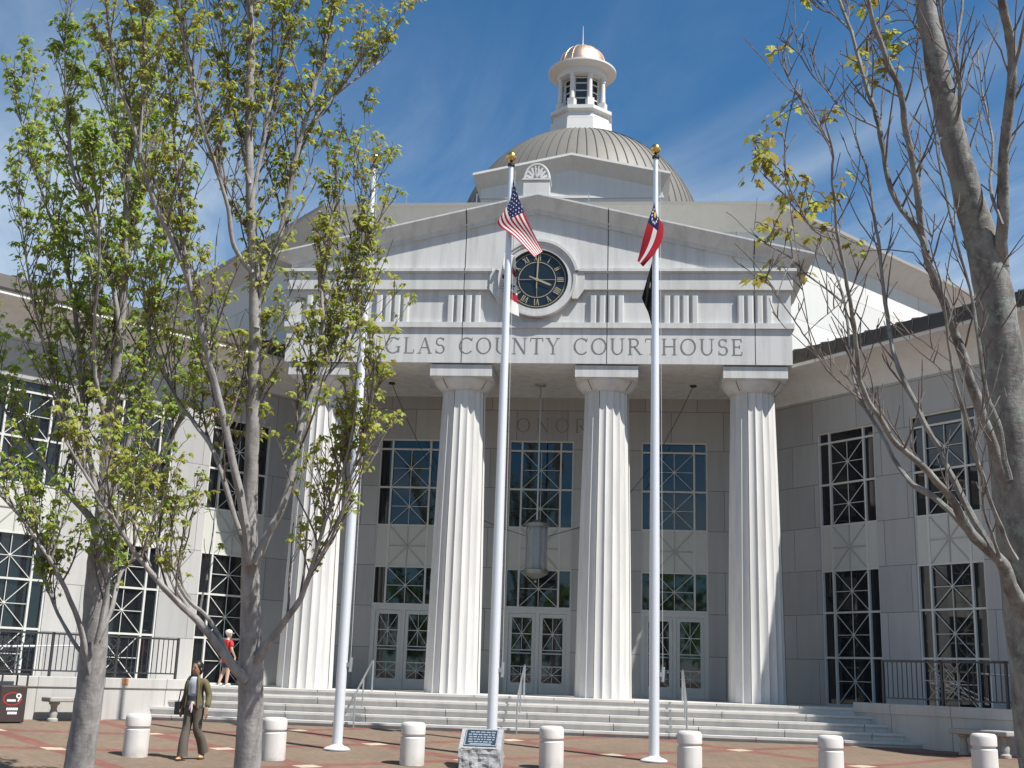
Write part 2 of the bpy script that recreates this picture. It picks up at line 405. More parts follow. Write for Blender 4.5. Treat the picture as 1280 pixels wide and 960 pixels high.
# wings
TW = [1.77, 4.65, 7.52, 10.4]
for MX, sg in ((MR, 1), (ML, -1)):
    hs = []
    for t_ in TW: hs += [(sg * t_ - HW, sg * t_ + HW, ZF, Z1)]
    xa, xb = (-1.0, 12.5) if sg > 0 else (-12.5, 1.0)
    wob = holed_wall(xa, xb, ZF - 1.2, 8.9, hs).build('wing_wall', M['wall'], CH, MX)
    for t_ in TW:
        mw = MX @ T((sg * t_, 0, 0)); window('upper', mw); spandrel(mw); window('lower', mw)
    # cove, fascia, standing seam roof edge
    m = MB(); prof = [(0.02, 8.55), (-.03, 8.75)] + [(-.03 - .93 * (1 - math.cos(a)), 8.75 + .55 * math.sin(a)) for a in [R(q) for q in range(8, 91, 10)]] + [(-.97, 9.30)]
    prof += [(-1.0, 9.30), (-1.0, 9.39), (-.96, 9.39)]
    for i in range(len(prof) - 1):
        (a, b), (c, d) = prof[i], prof[i + 1]; m.add([(xa, a, b), (xb, a, b), (xb, c, d), (xa, c, d)], [(0, 1, 2, 3)], 0, 2 < i < 11)
    m.add([(xa, p[0], p[1]) for p in prof] + [(xa, .3, 9.39), (xa, .3, 8.55)], [tuple(range(len(prof) + 2))]); m.add([(xb, p[0], p[1]) for p in prof] + [(xb, .3, 9.39), (xb, .3, 8.55)], [tuple(range(len(prof) + 2))])
    for q in range(-12, 13):
        x = q * 1.44 + .3
        if xa < x < xb: m.box(x - .008, x + .008, -1.003, -.99, 9.302, 9.388, 1)
    fix_normals(m.build('wing_cornice', [M['plaster'], M['joint']], CH, MX))
    r = MB(); sec = [(-1.03, 9.39), (-1.04, 9.44), (-.99, 9.75), (-.8, 9.80), (7.0, 11.3), (7.0, 9.39)]
    r.add([(xa, *p) for p in sec] + [(xb, *p) for p in sec], [tuple(range(6)), tuple(range(11, 5, -1))] + [(i, i + 6, (i + 1) % 6 + 6, (i + 1) % 6) for i in range(6)])
    x = xa + .2
    while x < xb:
        for i in range(1, 4):
            a, b = sec[i], sec[i + 1]; r.bar((x, a[0], a[1] + .01), (x, b[0], b[1] + .01), .03, .05)
        x += .46
    fix_normals(r.build('wing_roof', M['roof'], CH, MX))

# columns
def column_mesh():
    m = MB(); nf = 20; per = 8; n = nf * per
    mod = lambda j: 1 - .062 * math.sin(PI * (j % per) / per) ** .8
    prof = []
    for k in range(25):
        u = k / 24; prof.append((.69 - .134 * u + .012 * math.sin(PI * u), ZF + (8.30 - ZF) * u))
    m.lathe(prof, n, (0, 0, 0), 0, False, mod)
    for q in (4, 9, 14, 19):
        a = 2 * PI * q / nf
        for (r0, z0), (r1, z1) in zip(prof[:-1:3], prof[3::3]): m.bar((r0 * math.cos(a), r0 * math.sin(a), z0), (r1 * math.cos(a), r1 * math.sin(a), z1), .012, .012, 1)
    return m
def shaft_joints(m):
    pass
cm = column_mesh(); cap = MB()
cap.lathe([(.545, 8.30), (.575, 8.31), (.575, 8.335), (.60, 8.345), (.66, 8.41), (.735, 8.50), (.775, 8.56), (.78, 8.60)], 48)
for q in range(4):
    a = R(45 + 90 * q + 8)
    for (r0, z0), (r1, z1) in (((.605, 8.345), (.665, 8.41)), ((.665, 8.41), (.74, 8.50)), ((.74, 8.50), (.78, 8.56))): cap.bar((r0 * math.cos(a), r0 * math.sin(a), z0), (r1 * math.cos(a), r1 * math.sin(a), z1), .012, .012, 1)
cap.box(-.79, .79, -.79, .79, 8.60, 8.895)
col0 = None
for k in (-1.5, -.5, .5, 1.5):
    if col0 is None:
        col0 = cm.build('column', [M['column'], M['joint']], CH, T((k * SP, YC, 0))); cap.build('capital', [M['stone'], M['joint']], col0)
    else:
        c = copy_tree(col0, CH); c.location = (k * SP, YC, 0)

# entablature
e = MB(); XE = 6.43
e.box(-XE, XE, 0, YW, ZB, 9.85)
e.box(-XE - .06, XE + .06, -.06, YW, 9.85, 9.99)
e.box(-XE, XE, .06, YW, 9.99, 10.87)
e.box(-XE - .05, XE + .05, -.05, YW, 10.87, 11.34)
for s_ in (-1, 1):
    a, b = sorted((s_ * 1.12, s_ * (XE + .14))); e.box(a, b, -.125, YW, 11.34, 11.42)
    a, b = sorted((s_ * 1.15, s_ * (XE + .09))); e.box(a, b, -.085, YW, 11.30, 11.34)
e.box(-1.12, 1.12, .0, YW, 11.34, 11.42)
for c0 in (1.83, 3.69, 5.53):
    for s_ in (-1, 1):
        for b in range(4):
            x = s_ * c0 - .43 + b * .233
            m_ = e
            m_.add([(x, .06, 9.99), (x, -.02, 9.99), (x + .03, -.035, 9.99), (x + .13, -.035, 9.99), (x + .16, -.02, 9.99), (x + .16, .06, 9.99),
                    (x, .06, 10.72), (x, -.02, 10.72), (x + .03, -.035, 10.72), (x + .13, -.035, 10.72), (x + .16, -.02, 10.72), (x + .16, .06, 10.72)],
                   [(0, 1, 7, 6), (1, 2, 8, 7), (2, 3, 9, 8), (3, 4, 10, 9), (4, 5, 11, 10), (6, 7, 8, 9, 10, 11)])
# recessed panel frames on the frieze
for a, b in ((2.45, 3.09), (4.31, 4.92)):
    pass
for jx in (-1.5 * SP, -.5 * SP, .5 * SP, 1.5 * SP):
    for (y, a, b) in ((0, ZB, 9.85), (-.06, 9.85, 9.99), (.06, 9.99, 10.87), (-.05, 10.87, 11.30), (-.125, 11.34, 11.42)):
        e.box(jx - .009, jx + .009, y - .003, y + .01, a + .001, b - .001, 1)
en = e.build('entablature', [M['stone'], M['joint']], CH)
p = MB(); SL = .2345
def rk(x): return 12.96 - SL * abs(x)
# tympanum
p.add([(-XE, .02, 11.42), (XE, .02, 11.42), (XE, .02, rk(XE) + .05), (0, .02, 13.0), (-XE, .02, rk(XE) + .05)], [(0, 1, 2, 3, 4)])
# raking cornice: bead, canted soffit, fascia, roof
rows = [(.02, 0, 0), (-.04, 0, 0), (-.04, .10, 0), (-.07, .12, .04), (-.25, .43, .60), (-.25, .475, .60)]
for s_ in (-1, 1):
    prev = None
    for (y, dz, dx) in rows:
        a = (0, y, 12.96 + dz + 0.0); xe = XE + dx; b = (s_ * xe, y, 12.96 - SL * xe + dz)
        if prev: 
            q = [prev[0], prev[1], b, a]; p.add(q if s_ > 0 else q[::-1], [(0, 1, 2, 3)])
        prev = (a, b)
    # returns along the sides
    prev = None
    for (y, dz, dx) in rows:
        xe = XE + dx; a = (s_ * xe, y, 12.96 - SL * xe + dz); b = (s_ * xe, YW, a[2])
        if prev:
            q = [prev[0], prev[1], b, a]; p.add(q if s_ > 0 else q[::-1], [(0, 1, 2, 3)])
        prev = (a, b)
    p.add([(s_ * XE, .02, 11.42), (s_ * XE, YW, 11.42), (s_ * XE, YW, rk(XE) + .1), (s_ * XE, .02, rk(XE) + .1)], [(0, 1, 2, 3)])
    xe = XE + .6
    q = [(0, -.25, 13.435), (s_ * xe, -.25, 12.96 - SL * xe + .475), (s_ * xe, YW + .6, 12.96 - SL * xe + .475), (0, YW + .6, 13.435)]
    p.add(q if s_ > 0 else q[::-1], [(0, 1, 2, 3)], 2)
for jx in (-1.5 * SP, -.5 * SP, .5 * SP, 1.5 * SP):
    z0 = rk(jx)
    p.box(jx - .009, jx + .009, .015, .03, 11.43, z0 - .005, 1); p.box(jx - .009, jx + .009, -.044, -.03, z0 + .004, z0 + .098, 1)
    p.bar((jx, -.074, z0 + .122), (jx, -.254, z0 + .43), .024, .008, 1); p.box(jx - .009, jx + .009, -.254, -.24, z0 + .432, z0 + .47, 1)
p.build('pediment', [M['stone'], M['joint'], M['edge']], CH)
# fan ornament on the apex
f = MB(); f.box(-.38, .30, -.19, .25, 13.35, 13.82); f.box(-.41, .33, -.215, .28, 13.82, 13.87)
arc = [(-.04 + .33 * math.cos(a), 13.86 + .46 * math.sin(a)) for a in [PI * q / 16 for q in range(17)]]
f.add([(x, -.06, z) for x, z in arc] + [(x, .06, z) for x, z in arc], [tuple(range(16, -1, -1)), tuple(range(17, 34)), (0, 17, 33, 16)] + [(i, i + 1, i + 18, i + 17) for i in range(16)])
for q in range(1, 9):
    a = PI * q / 9; f.bar((-.04, -.07, 13.87), (-.04 + .29 * math.cos(a), -.07, 13.86 + .40 * math.sin(a)), .035, .06)
f.tube([(x, -.06, z) for x, z in arc], .035, 6); f.build('fan_ornament', M['stone'], CH)

# clock
ck = MB(); CCX, CCZ = .04, 11.12
def ring(m, r0, r1, y0, y1, mi=0, n=64, a0=0, a1=2 * PI):
    vs = []; k = n + 1
    for q in range(k):
        a = a0 + (a1 - a0) * q / n; c, s_ = math.cos(a), math.sin(a)
        vs += [(CCX + r0 * c, y0, CCZ + r0 * s_), (CCX + r1 * c, y0, CCZ + r1 * s_), (CCX + r1 * c, y1, CCZ + r1 * s_), (CCX + r0 * c, y1, CCZ + r0 * s_)]
    fs = []
    for q in range(n):
        b = q * 4; fs += [(b, b + 4, b + 5, b + 1), (b + 1, b + 5, b + 6, b + 2), (b + 3, b + 2, b + 6, b + 7), (b, b + 3, b + 7, b + 4)]
    m.add(vs, fs, mi, False)
ring(ck, .93, 1.0, -.17, .1); ring(ck, .80, .93, -.145, .1); ring(ck, .755, .80, -.11, .1, 1); ring(ck, 1.0, 1.07, -.20, .1, 0, 40, R(12), R(168))
for s_ in (-1, 1):                             # stepped shoulders either side of the ring
    q = [(CCX + s_ * .9, 10.62), (CCX + s_ * 1.05, 10.62), (CCX + s_ * 1.22, 10.872), (CCX + s_ * 1.22, 11.29), (CCX + s_ * 1.05, 11.425), (CCX + s_ * .9, 11.425)]
    ck.add([(x, -.088, z) for x, z in q] + [(x, 0, z) for x, z in q], [tuple(range(6))] + [(i, (i + 1) % 6, 6 + (i + 1) % 6, 6 + i) for i in range(6)], 0)
ckr = fix_normals(ck.build('clock', [M['stone'], M['black']], CH))
d = MB(); N = 64
d.add([(CCX, -.07, CCZ)] + [(CCX + .76 * math.cos(2 * PI * q / N), -.07, CCZ + .76 * math.sin(2 * PI * q / N)) for q in range(N)], [(0, 1 + q, 1 + (q + 1) % N) for q in range(N)])
fix_normals(d.build('clock_face', M['clock'], ckr))
nm = MB()
ring(nm, .465, .485, -.082, -.072); ring(nm, .715, .735, -.082, -.072)
def glyph_bar(m, a, b, w, ang, r, y): # bar in numeral-local coordinates, top outward
    ca, sa = math.cos(ang), math.sin(ang)
    P = lambda u, v: (CCX + (r + v) * sa + u * ca, y, CCZ + (r + v) * ca - u * sa)
    m.bar(P(*a), P(*b), w, .006, 0, (0, 1, 0))
NUM = ['XII', 'I', 'II', 'III', 'IIII', 'V', 'VI', 'VII', 'VIII', 'IX', 'X', 'XI']
for h_ in range(12):
    ang = 2 * PI * h_ / 12; s_ = NUM[h_]; wd = {'I': .045, 'V': .10, 'X': .10}; tot = sum(wd[c] for c in s_); u = -tot / 2; h2 = .085
    for i, c in enumerate(s_):
        y = -.0845 - .0006 * i; m_ = u + wd[c] / 2
        if c == 'I': glyph_bar(nm, (m_, -h2), (m_, h2), .024, ang, .60, y)
        if c == 'V': glyph_bar(nm, (m_ - .035, h2), (m_, -h2), .024, ang, .60, y); glyph_bar(nm, (m_ + .035, h2), (m_, -h2), .012, ang, .60, y - .0003)
        if c == 'X': glyph_bar(nm, (m_ - .035, h2), (m_ + .035, -h2), .024, ang, .60, y); glyph_bar(nm, (m_ + .035, h2), (m_ - .035, -h2), .012, ang, .60, y - .0003)
        u += wd[c]
nm.build('clock_numerals', M['goldpaint'], ckr)
hd = MB()
for a in (0, 90, 180, 270): hd.bar((CCX, -.090, CCZ), (CCX + .47 * math.sin(R(a)), -.090, CCZ + .47 * math.cos(R(a))), .012, .006, 0, (0, 1, 0))
def hand(a, L, w0, tail):
    s_, c_ = math.sin(R(a)), math.cos(R(a)); nx_, nz_ = c_, -s_
    P = lambda l, o_: (CCX + s_ * l + nx_ * o_, -.102 - L * .01, CCZ + c_ * l + nz_ * o_)
    hd.add([P(-tail, -w0 * .6), P(-tail, w0 * .6), P(.05, w0), P(L * .8, w0 * 1.1), P(L, 0), P(L * .8, -w0 * 1.1), P(.05, -w0)], [tuple(range(7))])
hand(113, .42, .025, .22); hand(2, .62, .018, .24)
hd.tube([(CCX, -.05, CCZ), (CCX, -.12, CCZ)], .045, 12); fix_normals(hd.build('clock_hands', M['goldpaint'], ckr))

# engraved lettering (strokes with serifs on a unit cap height)
def arc_pts(cx, cz, rx, rz, a0, a1, thick, thin, n=22):
    out = []
    for q in range(n + 1):
        a = R(a0 + (a1 - a0) * q / n); c, s_ = math.cos(a), math.sin(a); w_ = thin + (thick - thin) * abs(c) ** 1.5
        out.append((cx + rx * c, cz + rz * s_, c, s_, w_))
    return out
class Glyph:
    def __init__(s): s.q = []
    def line(s, x0, z0, x1, z1, w):
        dx, dz = x1 - x0, z1 - z0; L = math.hypot(dx, dz); nx_, nz_ = -dz / L * w / 2, dx / L * w / 2
        s.q.append([(x0 + nx_, z0 + nz_), (x0 - nx_, z0 - nz_), (x1 - nx_, z1 - nz_), (x1 + nx_, z1 + nz_)])
    def ser(s, x, z, w=.26): s.q.append([(x - w / 2, z - .018), (x + w / 2, z - .018), (x + w / 2, z + .018), (x - w / 2, z + .018)])
    def arc(s, *a):
        P = arc_pts(*a)
        for i in range(len(P) - 1):
            A, B = P[i], P[i + 1]
            s.q.append([(A[0] - A[2] * A[4] / 2, A[1] - A[3] * A[4] / 2), (A[0] + A[2] * A[4] / 2, A[1] + A[3] * A[4] / 2), (B[0] + B[2] * B[4] / 2, B[1] + B[3] * B[4] / 2), (B[0] - B[2] * B[4] / 2, B[1] - B[3] * B[4] / 2)])
TK, TN = .105, .05
def glyph(c):
    g = Glyph(); L = g.line; A = g.arc; V = g.ser
    if c == 'D': L(.12, 0, .12, 1, TK); A(.28, .5, .48, .48, -90, 90, TK, TN); L(.0, .018, .3, .018, TN); L(0, .982, .3, .982, TN); return g, .80
    if c == 'O': A(.46, .5, .40, .49, 0, 360, TK, TN, 40); return g, .92
    if c == 'U': L(.14, .35, .14, 1, TK); L(.70, .35, .70, 1, TN); A(.42, .36, .28, .34, 180, 360, TK * .9, TN); V(.14, .985); V(.70, .985); return g, .84
    if c == 'G': A(.46, .5, .40, .49, 48, 330, TK, TN, 32); L(.80, .06, .80, .42, TK); V(.78, .42, .28); L(.765, .84, .80, 1., TN); return g, .92
    if c == 'L': L(.13, 0, .13, 1, TK); V(.13, .985); L(0, .018, .58, .018, TN); L(.575, 0, .60, .24, TN); return g, .64
    if c == 'A': L(.10, 0, .40, 1, TN); L(.40, 1, .73, 0, TK); L(.21, .36, .62, .36, TN); V(.10, .015); V(.73, .015); return g, .83
    if c == 'S': A(.30, .745, .22, .235, 35, 270, TK * .8, TN, 18); A(.30, .27, .24, .255, -145, 90, TK * .9, TN, 18); L(.49, .78, .51, 1, TN * .8); L(.075, .0, .06, .26, TN * .8); return g, .60
    if c == 'C': A(.46, .5, .40, .49, 42, 318, TK, TN, 32); L(.76, .80, .79, 1.0, TN); return g, .82
    if c == 'N': L(.12, 0, .12, 1, TN); L(.12, 1, .74, 0, TK); L(.74, 0, .74, 1, TN); V(.12, .015); V(.08, .985, .2); V(.74, .985); return g, .86
    if c == 'T': L(.38, 0, .38, 1, TK); V(.38, .015); L(.02, .982, .74, .982, TN); L(.035, 1, .01, .78, TN); L(.725, 1, .75, .78, TN); return g, .76
    if c == 'Y': L(.39, 0, .39, .45, TK); L(.39, .45, .09, 1, TK); L(.39, .45, .68, 1, TN); V(.39, .015); V(.09, .985); V(.68, .985, .22); return g, .78
    if c == 'R': L(.13, 0, .13, 1, TK); V(.13, .015); L(0, .982, .36, .982, TN); A(.36, .74, .22, .245, -90, 90, TK * .9, TN, 14); L(.13, .495, .38, .495, TN); L(.36, .49, .72, 0, TK); V(.75, .015, .2); return g, .80
    if c == 'H': L(.13, 0, .13, 1, TK); L(.73, 0, .73, 1, TK); L(.13, .52, .73, .52, TN); [V(x, z) for x in (.13, .73) for z in (.015, .985)]; return g, .86
    if c == 'E': L(.13, 0, .13, 1, TK); L(0, .018, .58, .018, TN); L(0, .982, .55, .982, TN); L(.13, .52, .46, .52, TN); L(.57, 0, .595, .22, TN); L(.535, 1, .56, .80, TN); L(.45, .42, .45, .62, TN); return g, .64
    return g, .42
def lettering(name, text, x0, x1, z0, cap_h, y, mat, parent, gap=.20):
    gl = [glyph(c) for c in text]; tot = sum(w_ for _, w_ in gl) + gap * (len(gl) - 1); k = (x1 - x0) / (tot * cap_h); m = MB(); x = x0; i = 0
    for g_, w_ in gl:
        for q in g_.q:
            yy = y - .0035 - .00022 * (i % 14); i += 1
            P = [(x + u * cap_h * min(k, 1.06), yy, z0 + v * cap_h) for u, v in q]
            a2 = sum(P[j][0] * P[(j + 1) % 4][2] - P[(j + 1) % 4][0] * P[j][2] for j in range(4))
            m.add(P if a2 > 0 else P[::-1], [(0, 1, 2, 3)])
        x += (w_ + gap) * cap_h * k
    return m.build(name, mat, parent)
lettering('inscription', 'DOUGLAS COUNTY COURTHOUSE', -5.17, 5.22, 9.17, .42, 0, M['letter'], CH)
lettering('wall_inscription', 'HONOR', -1.26, 1.26, 7.93, .40, YW, M['letter2'], CH, .42)

# attic block with chamfered corners and a deep cove
ZA = 14.7
def octo(off, zdir=1):
    hw, yf, L = 6.62 - off * .42, 3.45 + off, 17.
    dx, dy = .68, .733
    ex, ey = 6.62 + L * dx - off * dy, 3.45 + L * dy + off * dx
    return [(-ex, ey), (-hw, yf), (hw, yf), (ex, ey)]
def sheet(m, lo, zlo, hi, zhi, mi=0):
    for i in range(3):
        m.add([(*lo[i], zlo), (*lo[i + 1], zlo), (*hi[i + 1], zhi), (*hi[i], zhi)], [(0, 1, 2, 3)], mi)
a_ = MB()
w0 = octo(.62)
sheet(a_, w0, 9.0, w0, 14.02)
sheet(a_, w0, 14.02, octo(.0), ZA - .10, 1); sheet(a_, octo(0), ZA - .10, octo(-.05), ZA - .10, 1); sheet(a_, octo(-.05), ZA - .10, octo(-.05), ZA, 2); sheet(a_, octo(-.05), ZA, octo(.1), ZA + .03, 2)
atw = a_.build('attic_wall', [M['plasterj'], M['plaster'], M['edge']], CH)
r = MB(); o0 = octo(.1); o1 = [(-9, 30), (-3.2, 15), (3.2, 15), (9, 30)]
sheet(r, o0, ZA + .03, o1, 17.5); r.add([(-9, 30, 17.5), (-3.2, 15, 17.5), (3.2, 15, 17.5), (9, 30, 17.5)], [(0, 1, 2, 3)])
r.build('attic_roof', M['roof'], CH)
for x in (-4.2, -2.1, 1.2, 3.3, 5.0):
    q = MB(); q.tube([(x, 3.55, ZA), (x, 3.55, ZA + .34)], .012, 6); q.build('lightning_rod', M['steel'], CH)
# low gable before the dome
gb = MB(); GY = 16.7; gx = 3.78
gb.add([(-gx, GY + .5, 16.5), (gx, GY + .5, 16.5), (gx, GY + .5, 21.25), (0, GY + .5, 22.1), (-gx, GY + .5, 21.25), (-gx, 25, 16.5), (gx, 25, 16.5), (gx, 25, 21.25), (-gx, 25, 21.25)],
       [(0, 1, 2, 3, 4), (1, 6, 7, 2), (5, 0, 4, 8)])
inn = [(-gx, GY + .5, 21.05), (0, GY + .5, 21.9), (gx, GY + .5, 21.05)]; out = [(-gx - .32, GY, 21.48), (0, GY, 22.36), (gx + .32, GY, 21.48)]
for i in (0, 1):
    gb.add([inn[i], inn[i + 1], out[i + 1], out[i]], [(0, 1, 2, 3)])
    u = [(x, y, z + .10) for x, y, z in out]; gb.add([out[i], out[i + 1], u[i + 1], u[i]], [(0, 1, 2, 3)])
    bk = [(x, 25, z) for x, y, z in u]; gb.add([u[i], u[i + 1], bk[i + 1], bk[i]], [(0, 1, 2, 3)])
for s_ in (-1, 1): gb.add([(s_ * gx, GY + .5, 21.05), (s_ * (gx + .32), GY, 21.48), (s_ * (gx + .32), 25, 21.48), (s_ * gx, 25, 21.05)], [(0, 1, 2, 3)])
gb.box(-gx - .05, gx + .05, GY + .44, GY + .5, 20.62, 20.72)
gb.build('roof_gable', M['plaster'], CH)
# dome
dm = MB(); DR, DC = 5.92, (0.08, 25.2, 21.15)
dm.lathe([(6.0, -5), (6.0, .0)], 96, DC, 2)
prof = [(DR * math.cos(a), DR * math.sin(a)) for a in [PI / 2 * q / 24 for q in range(24)]]
dm.lathe(prof, 96, DC, 0)
for q in range(72):
    a = 2 * PI * q / 72
    dm.tube([(DC[0] + (r_ + .0) * math.cos(a), DC[1] + (r_ + .0) * math.sin(a), DC[2] + z_) for r_, z_ in prof[:22]], .035, 4, 1)
dome = dm.build('dome', [M['dome'], M['domerib'], M['plaster']], CH)
# cupola
cu = MB(); CX, CY = DC[0] - .05, DC[1]
cu.lathe([(1.75, 26.3), (1.62, 27.55), (1.62, 27.62), (1.5, 27.66), (1.42, 28.0), (1.62, 28.08), (1.62, 28.26), (1.3, 28.32)], 8, (CX, CY, 0), 0, False, None, R(22.5))
cr_ = MB(); cr_.lathe([(1.14, 30.12), (1.26, 30.14), (1.26, 30.44), (1.34, 30.48), (1.66, 30.56), (1.70, 30.60), (1.70, 30.69), (1.2, 30.76)], 48, (CX, CY, 0), 0)
cup = cu.build('cupola', M['white'], CH)
cr_.build('cupola_cornice', M['white'], cup)
cg = MB(); cg.lathe([(.86, 28.3), (.86, 30.2)], 8, (CX, CY, 0), 0, False, None, R(22.5)); cg.build('cupola_glazing', M['glass'], cup)
cb_ = MB()
for z in (28.55, 28.95, 29.35, 29.75, 30.05): cb_.lathe([(.865, z - .03), (.90, z - .03), (.90, z + .03), (.865, z + .03)], 8, (CX, CY, 0), 0, False, None, R(22.5), False)
for q in range(8):
    a = 2 * PI * q / 8 + R(22.5); cb_.tube([(CX + .87 * math.cos(a), CY + .87 * math.sin(a), 28.3), (CX + .87 * math.cos(a), CY + .87 * math.sin(a), 30.2)], .06, 6)
cb_.build('cupola_bars', M['white'], cup)
for q in range(8):
    a = 2 * PI * q / 8 + R(22.5); c = MB(); x, y = CX + 1.14 * math.cos(a), CY + 1.14 * math.sin(a)
    c.box(-.17, .17, -.17, .17, 28.28, 28.78, 0, Matrix.Translation((x, y, 0)) @ Matrix.Rotation(a, 4, 'Z'))
    c.lathe([(.125, 28.78), (.12, 29.0), (.105, 29.86), (.14, 29.9), (.14, 29.96), (.11, 29.98), (.11, 30.04), (.15, 30.13)], 14, (x, y, 0)); c.build('cupola_column', M['white'], cup)
cc = MB(); CRD = 1.25
pr = [(CRD * math.cos(a), 30.76 + CRD * 1.12 * math.sin(a)) for a in [PI / 2 * q / 14 for q in range(14)]] + [(.04, 30.76 + CRD * 1.13)]
cc.lathe(pr, 64, (CX, CY, 0))
for q in range(16):
    a = 2 * PI * q / 16; cc.tube([(CX + r_ * math.cos(a), CY + r_ * math.sin(a), z_) for r_, z_ in pr[:14]], .022, 4)
cc.build('copper_dome', M['copper'], cup)
sp_ = MB(); sp_.lathe([(.07, 32.15), (.05, 32.3), (.025, 32.4), (.012, 33.35)], 10, (CX, CY, 0)); sp_.build('spire', M['white'], cup)
# portico floor and platform
fl = MB()
def rw(t, off=0): return (RWX + C50 * t - S50 * off, RWY - S50 * t - C50 * off)   # along the right retaining wall
def wg(t): return (6.79 + C50 * t, 3.03 - S50 * t)
ra, rb_ = rw(-1.72), rw(11.0); wa, wb = wg(11.5), wg(0)
poly = [(-ra[0], -.9), (ra[0], -.9), rb_, (wa[0] + .2, wa[1] + .2), (wb[0], wb[1] + .5), (6.3, 4.1), (-6.3, 4.1), (-wb[0], wb[1] + .5), (-wa[0] - .2, wa[1] + .2), (-rb_[0], rb_[1])]
fl.prism(poly, -.4, ZF - .002); fl.build('portico_floor', M['step'], CH)
# ------------------------------------------------------------------ steps
st_ = empty('entrance_steps', (0, -1.6, 0), 0, 'broad flight of five pale stone steps across the front of the courthouse', 'steps')
for i in range(5):
    y1 = -.9 - .33 * i; zt = ZF - .16 * i; xw = 7.46 + .277 * i + .2
    m = MB(); oy = 1.6
    m.box(-xw, xw, y1 + .02 + oy, y1 + .7 + oy, zt - .16 - (.12 if i == 4 else 0), zt - .05)
    m.box(-xw, xw, y1 - .028 + oy, y1 + .5 + oy, zt - .05, zt)
    x = -xw + 1.1 + .37 * (i % 2)
    while x < xw: m.box(x - .006, x + .006, y1 - .031 + oy, y1 + .0 + oy, zt - .05, zt - .003, 1); m.box(x - .006, x + .006, y1 + .017 + oy, y1 + .03 + oy, zt - .16, zt - .052, 1); x += 1.83
    m.build('step', [M['step'], M['joint']], st_)

# retaining walls, railings
def wall_frame(sg):
    return Matrix.Translation((sg * RWX, RWY, 0)) @ Matrix.Rotation(R(-50 * sg), 4, 'Z')
for sg, lab in ((1, 'pale stone retaining wall in shade right of the steps'), (-1, 'pale sunlit stone retaining wall left of the steps')):
    mw = wall_frame(sg); e0 = empty('retaining_wall', mw.translation, R(-50 * sg), lab, 'retaining wall')
    a, b = (-1.75, 11) if sg > 0 else (-11, 1.75)
    m = MB(); m.box(a, b, 0, .35, -.9, .70); m.build('wall', M['retain'], e0)
    m = MB(); m.box(a, b, -.03, .38, .712, .93); 
    m.build('coping', M['retain'], e0, None, .012)
    # railing stands on the coping
    lab2 = 'black metal railing with a starburst panel on the shaded right retaining wall' if sg > 0 else 'black metal railing with starburst panels on the sunlit left retaining wall'
    rl = empty('railing', mw @ Vector((0, .17, .93)), R(-50 * sg), lab2, 'railing')
    t0, t1 = (-1.05, 11)
    m = MB(); X = lambda t: sg * t
    m.bar((X(t0), 0, .90), (X(t1), 0, .90), .05, .04); m.bar((X(t0), 0, .12), (X(t1), 0, .12), .035, .03); m.build('rails', M['rail'], rl)
    panels = ((.05, .95),) if sg > 0 else ((.35, 1.05), (2.55, 3.3))
    tt = t0; k = 0
    while tt <= t1:
        p_ = MB(); p_.box(X(tt) - .025, X(tt) + .025, -.025, .025, -.02, .93); p_.build('post', M['rail'], rl); tt += 1.5
    tt = t0 + .125; b0_ = None
    while tt < t1:
        if not any(q0 - .03 < tt < q1 + .03 for q0, q1 in panels):
            if b0_ is None: m = MB(); m.bar((0, 0, .12), (0, 0, .90), .016); b_ = b0_ = m.build('baluster', M['rail'], rl)
            else: b_ = b0_.copy(); COL.objects.link(b_)
            b_.location = (X(tt), 0, 0)
        tt += .125
    for q0, q1 in panels:
        m = MB(); cx = X((q0 + q1) / 2); cz = .51; hw = (q1 - q0) / 2
        for k in range(8):
            a_ = PI * k / 4; e_ = hw * (1.25 if k % 2 else 1.08); m.bar((cx, .002 * k, cz), (cx + e_ * math.cos(a_), .002 * k, cz + e_ * math.sin(a_) * .95), .018)
        for rr in (.14, .25, .38):
            P = [(cx + rr * math.cos(R(22.5 + 45 * q)), .02, cz + rr * math.sin(R(22.5 + 45 * q))) for q in range(9)]
            for q in range(8): m.bar(P[q], P[q + 1], .016)
        m.build('starburst_panel', plain('lit_panel', (.30, .25, .21), .5, .3) if sg > 0 else M['rail'], rl)  # right panel paler than the left ones: its lit look is painted into the colour
    # ramp handrail against the building
    m = MB(); pts = [(X(0.6), 1.35, 1.62), (X(9.5), 1.35, 1.22)]
    m.tube(pts, .024, 8)
    for q in range(7):
        tq = .8 + q * 1.4; z = lerp(1.62, 1.22, (tq - .6) / 8.9); m.tube([(X(tq), 1.35, z), (X(tq), 1.35, .78)], .018, 6)
    rr = m.build('ramp_handrail', M['steel'], None, mw); tag(rr, 'pale sloping ramp handrail behind the ' + ('right' if sg > 0 else 'left') + ' black railing', 'handrail')

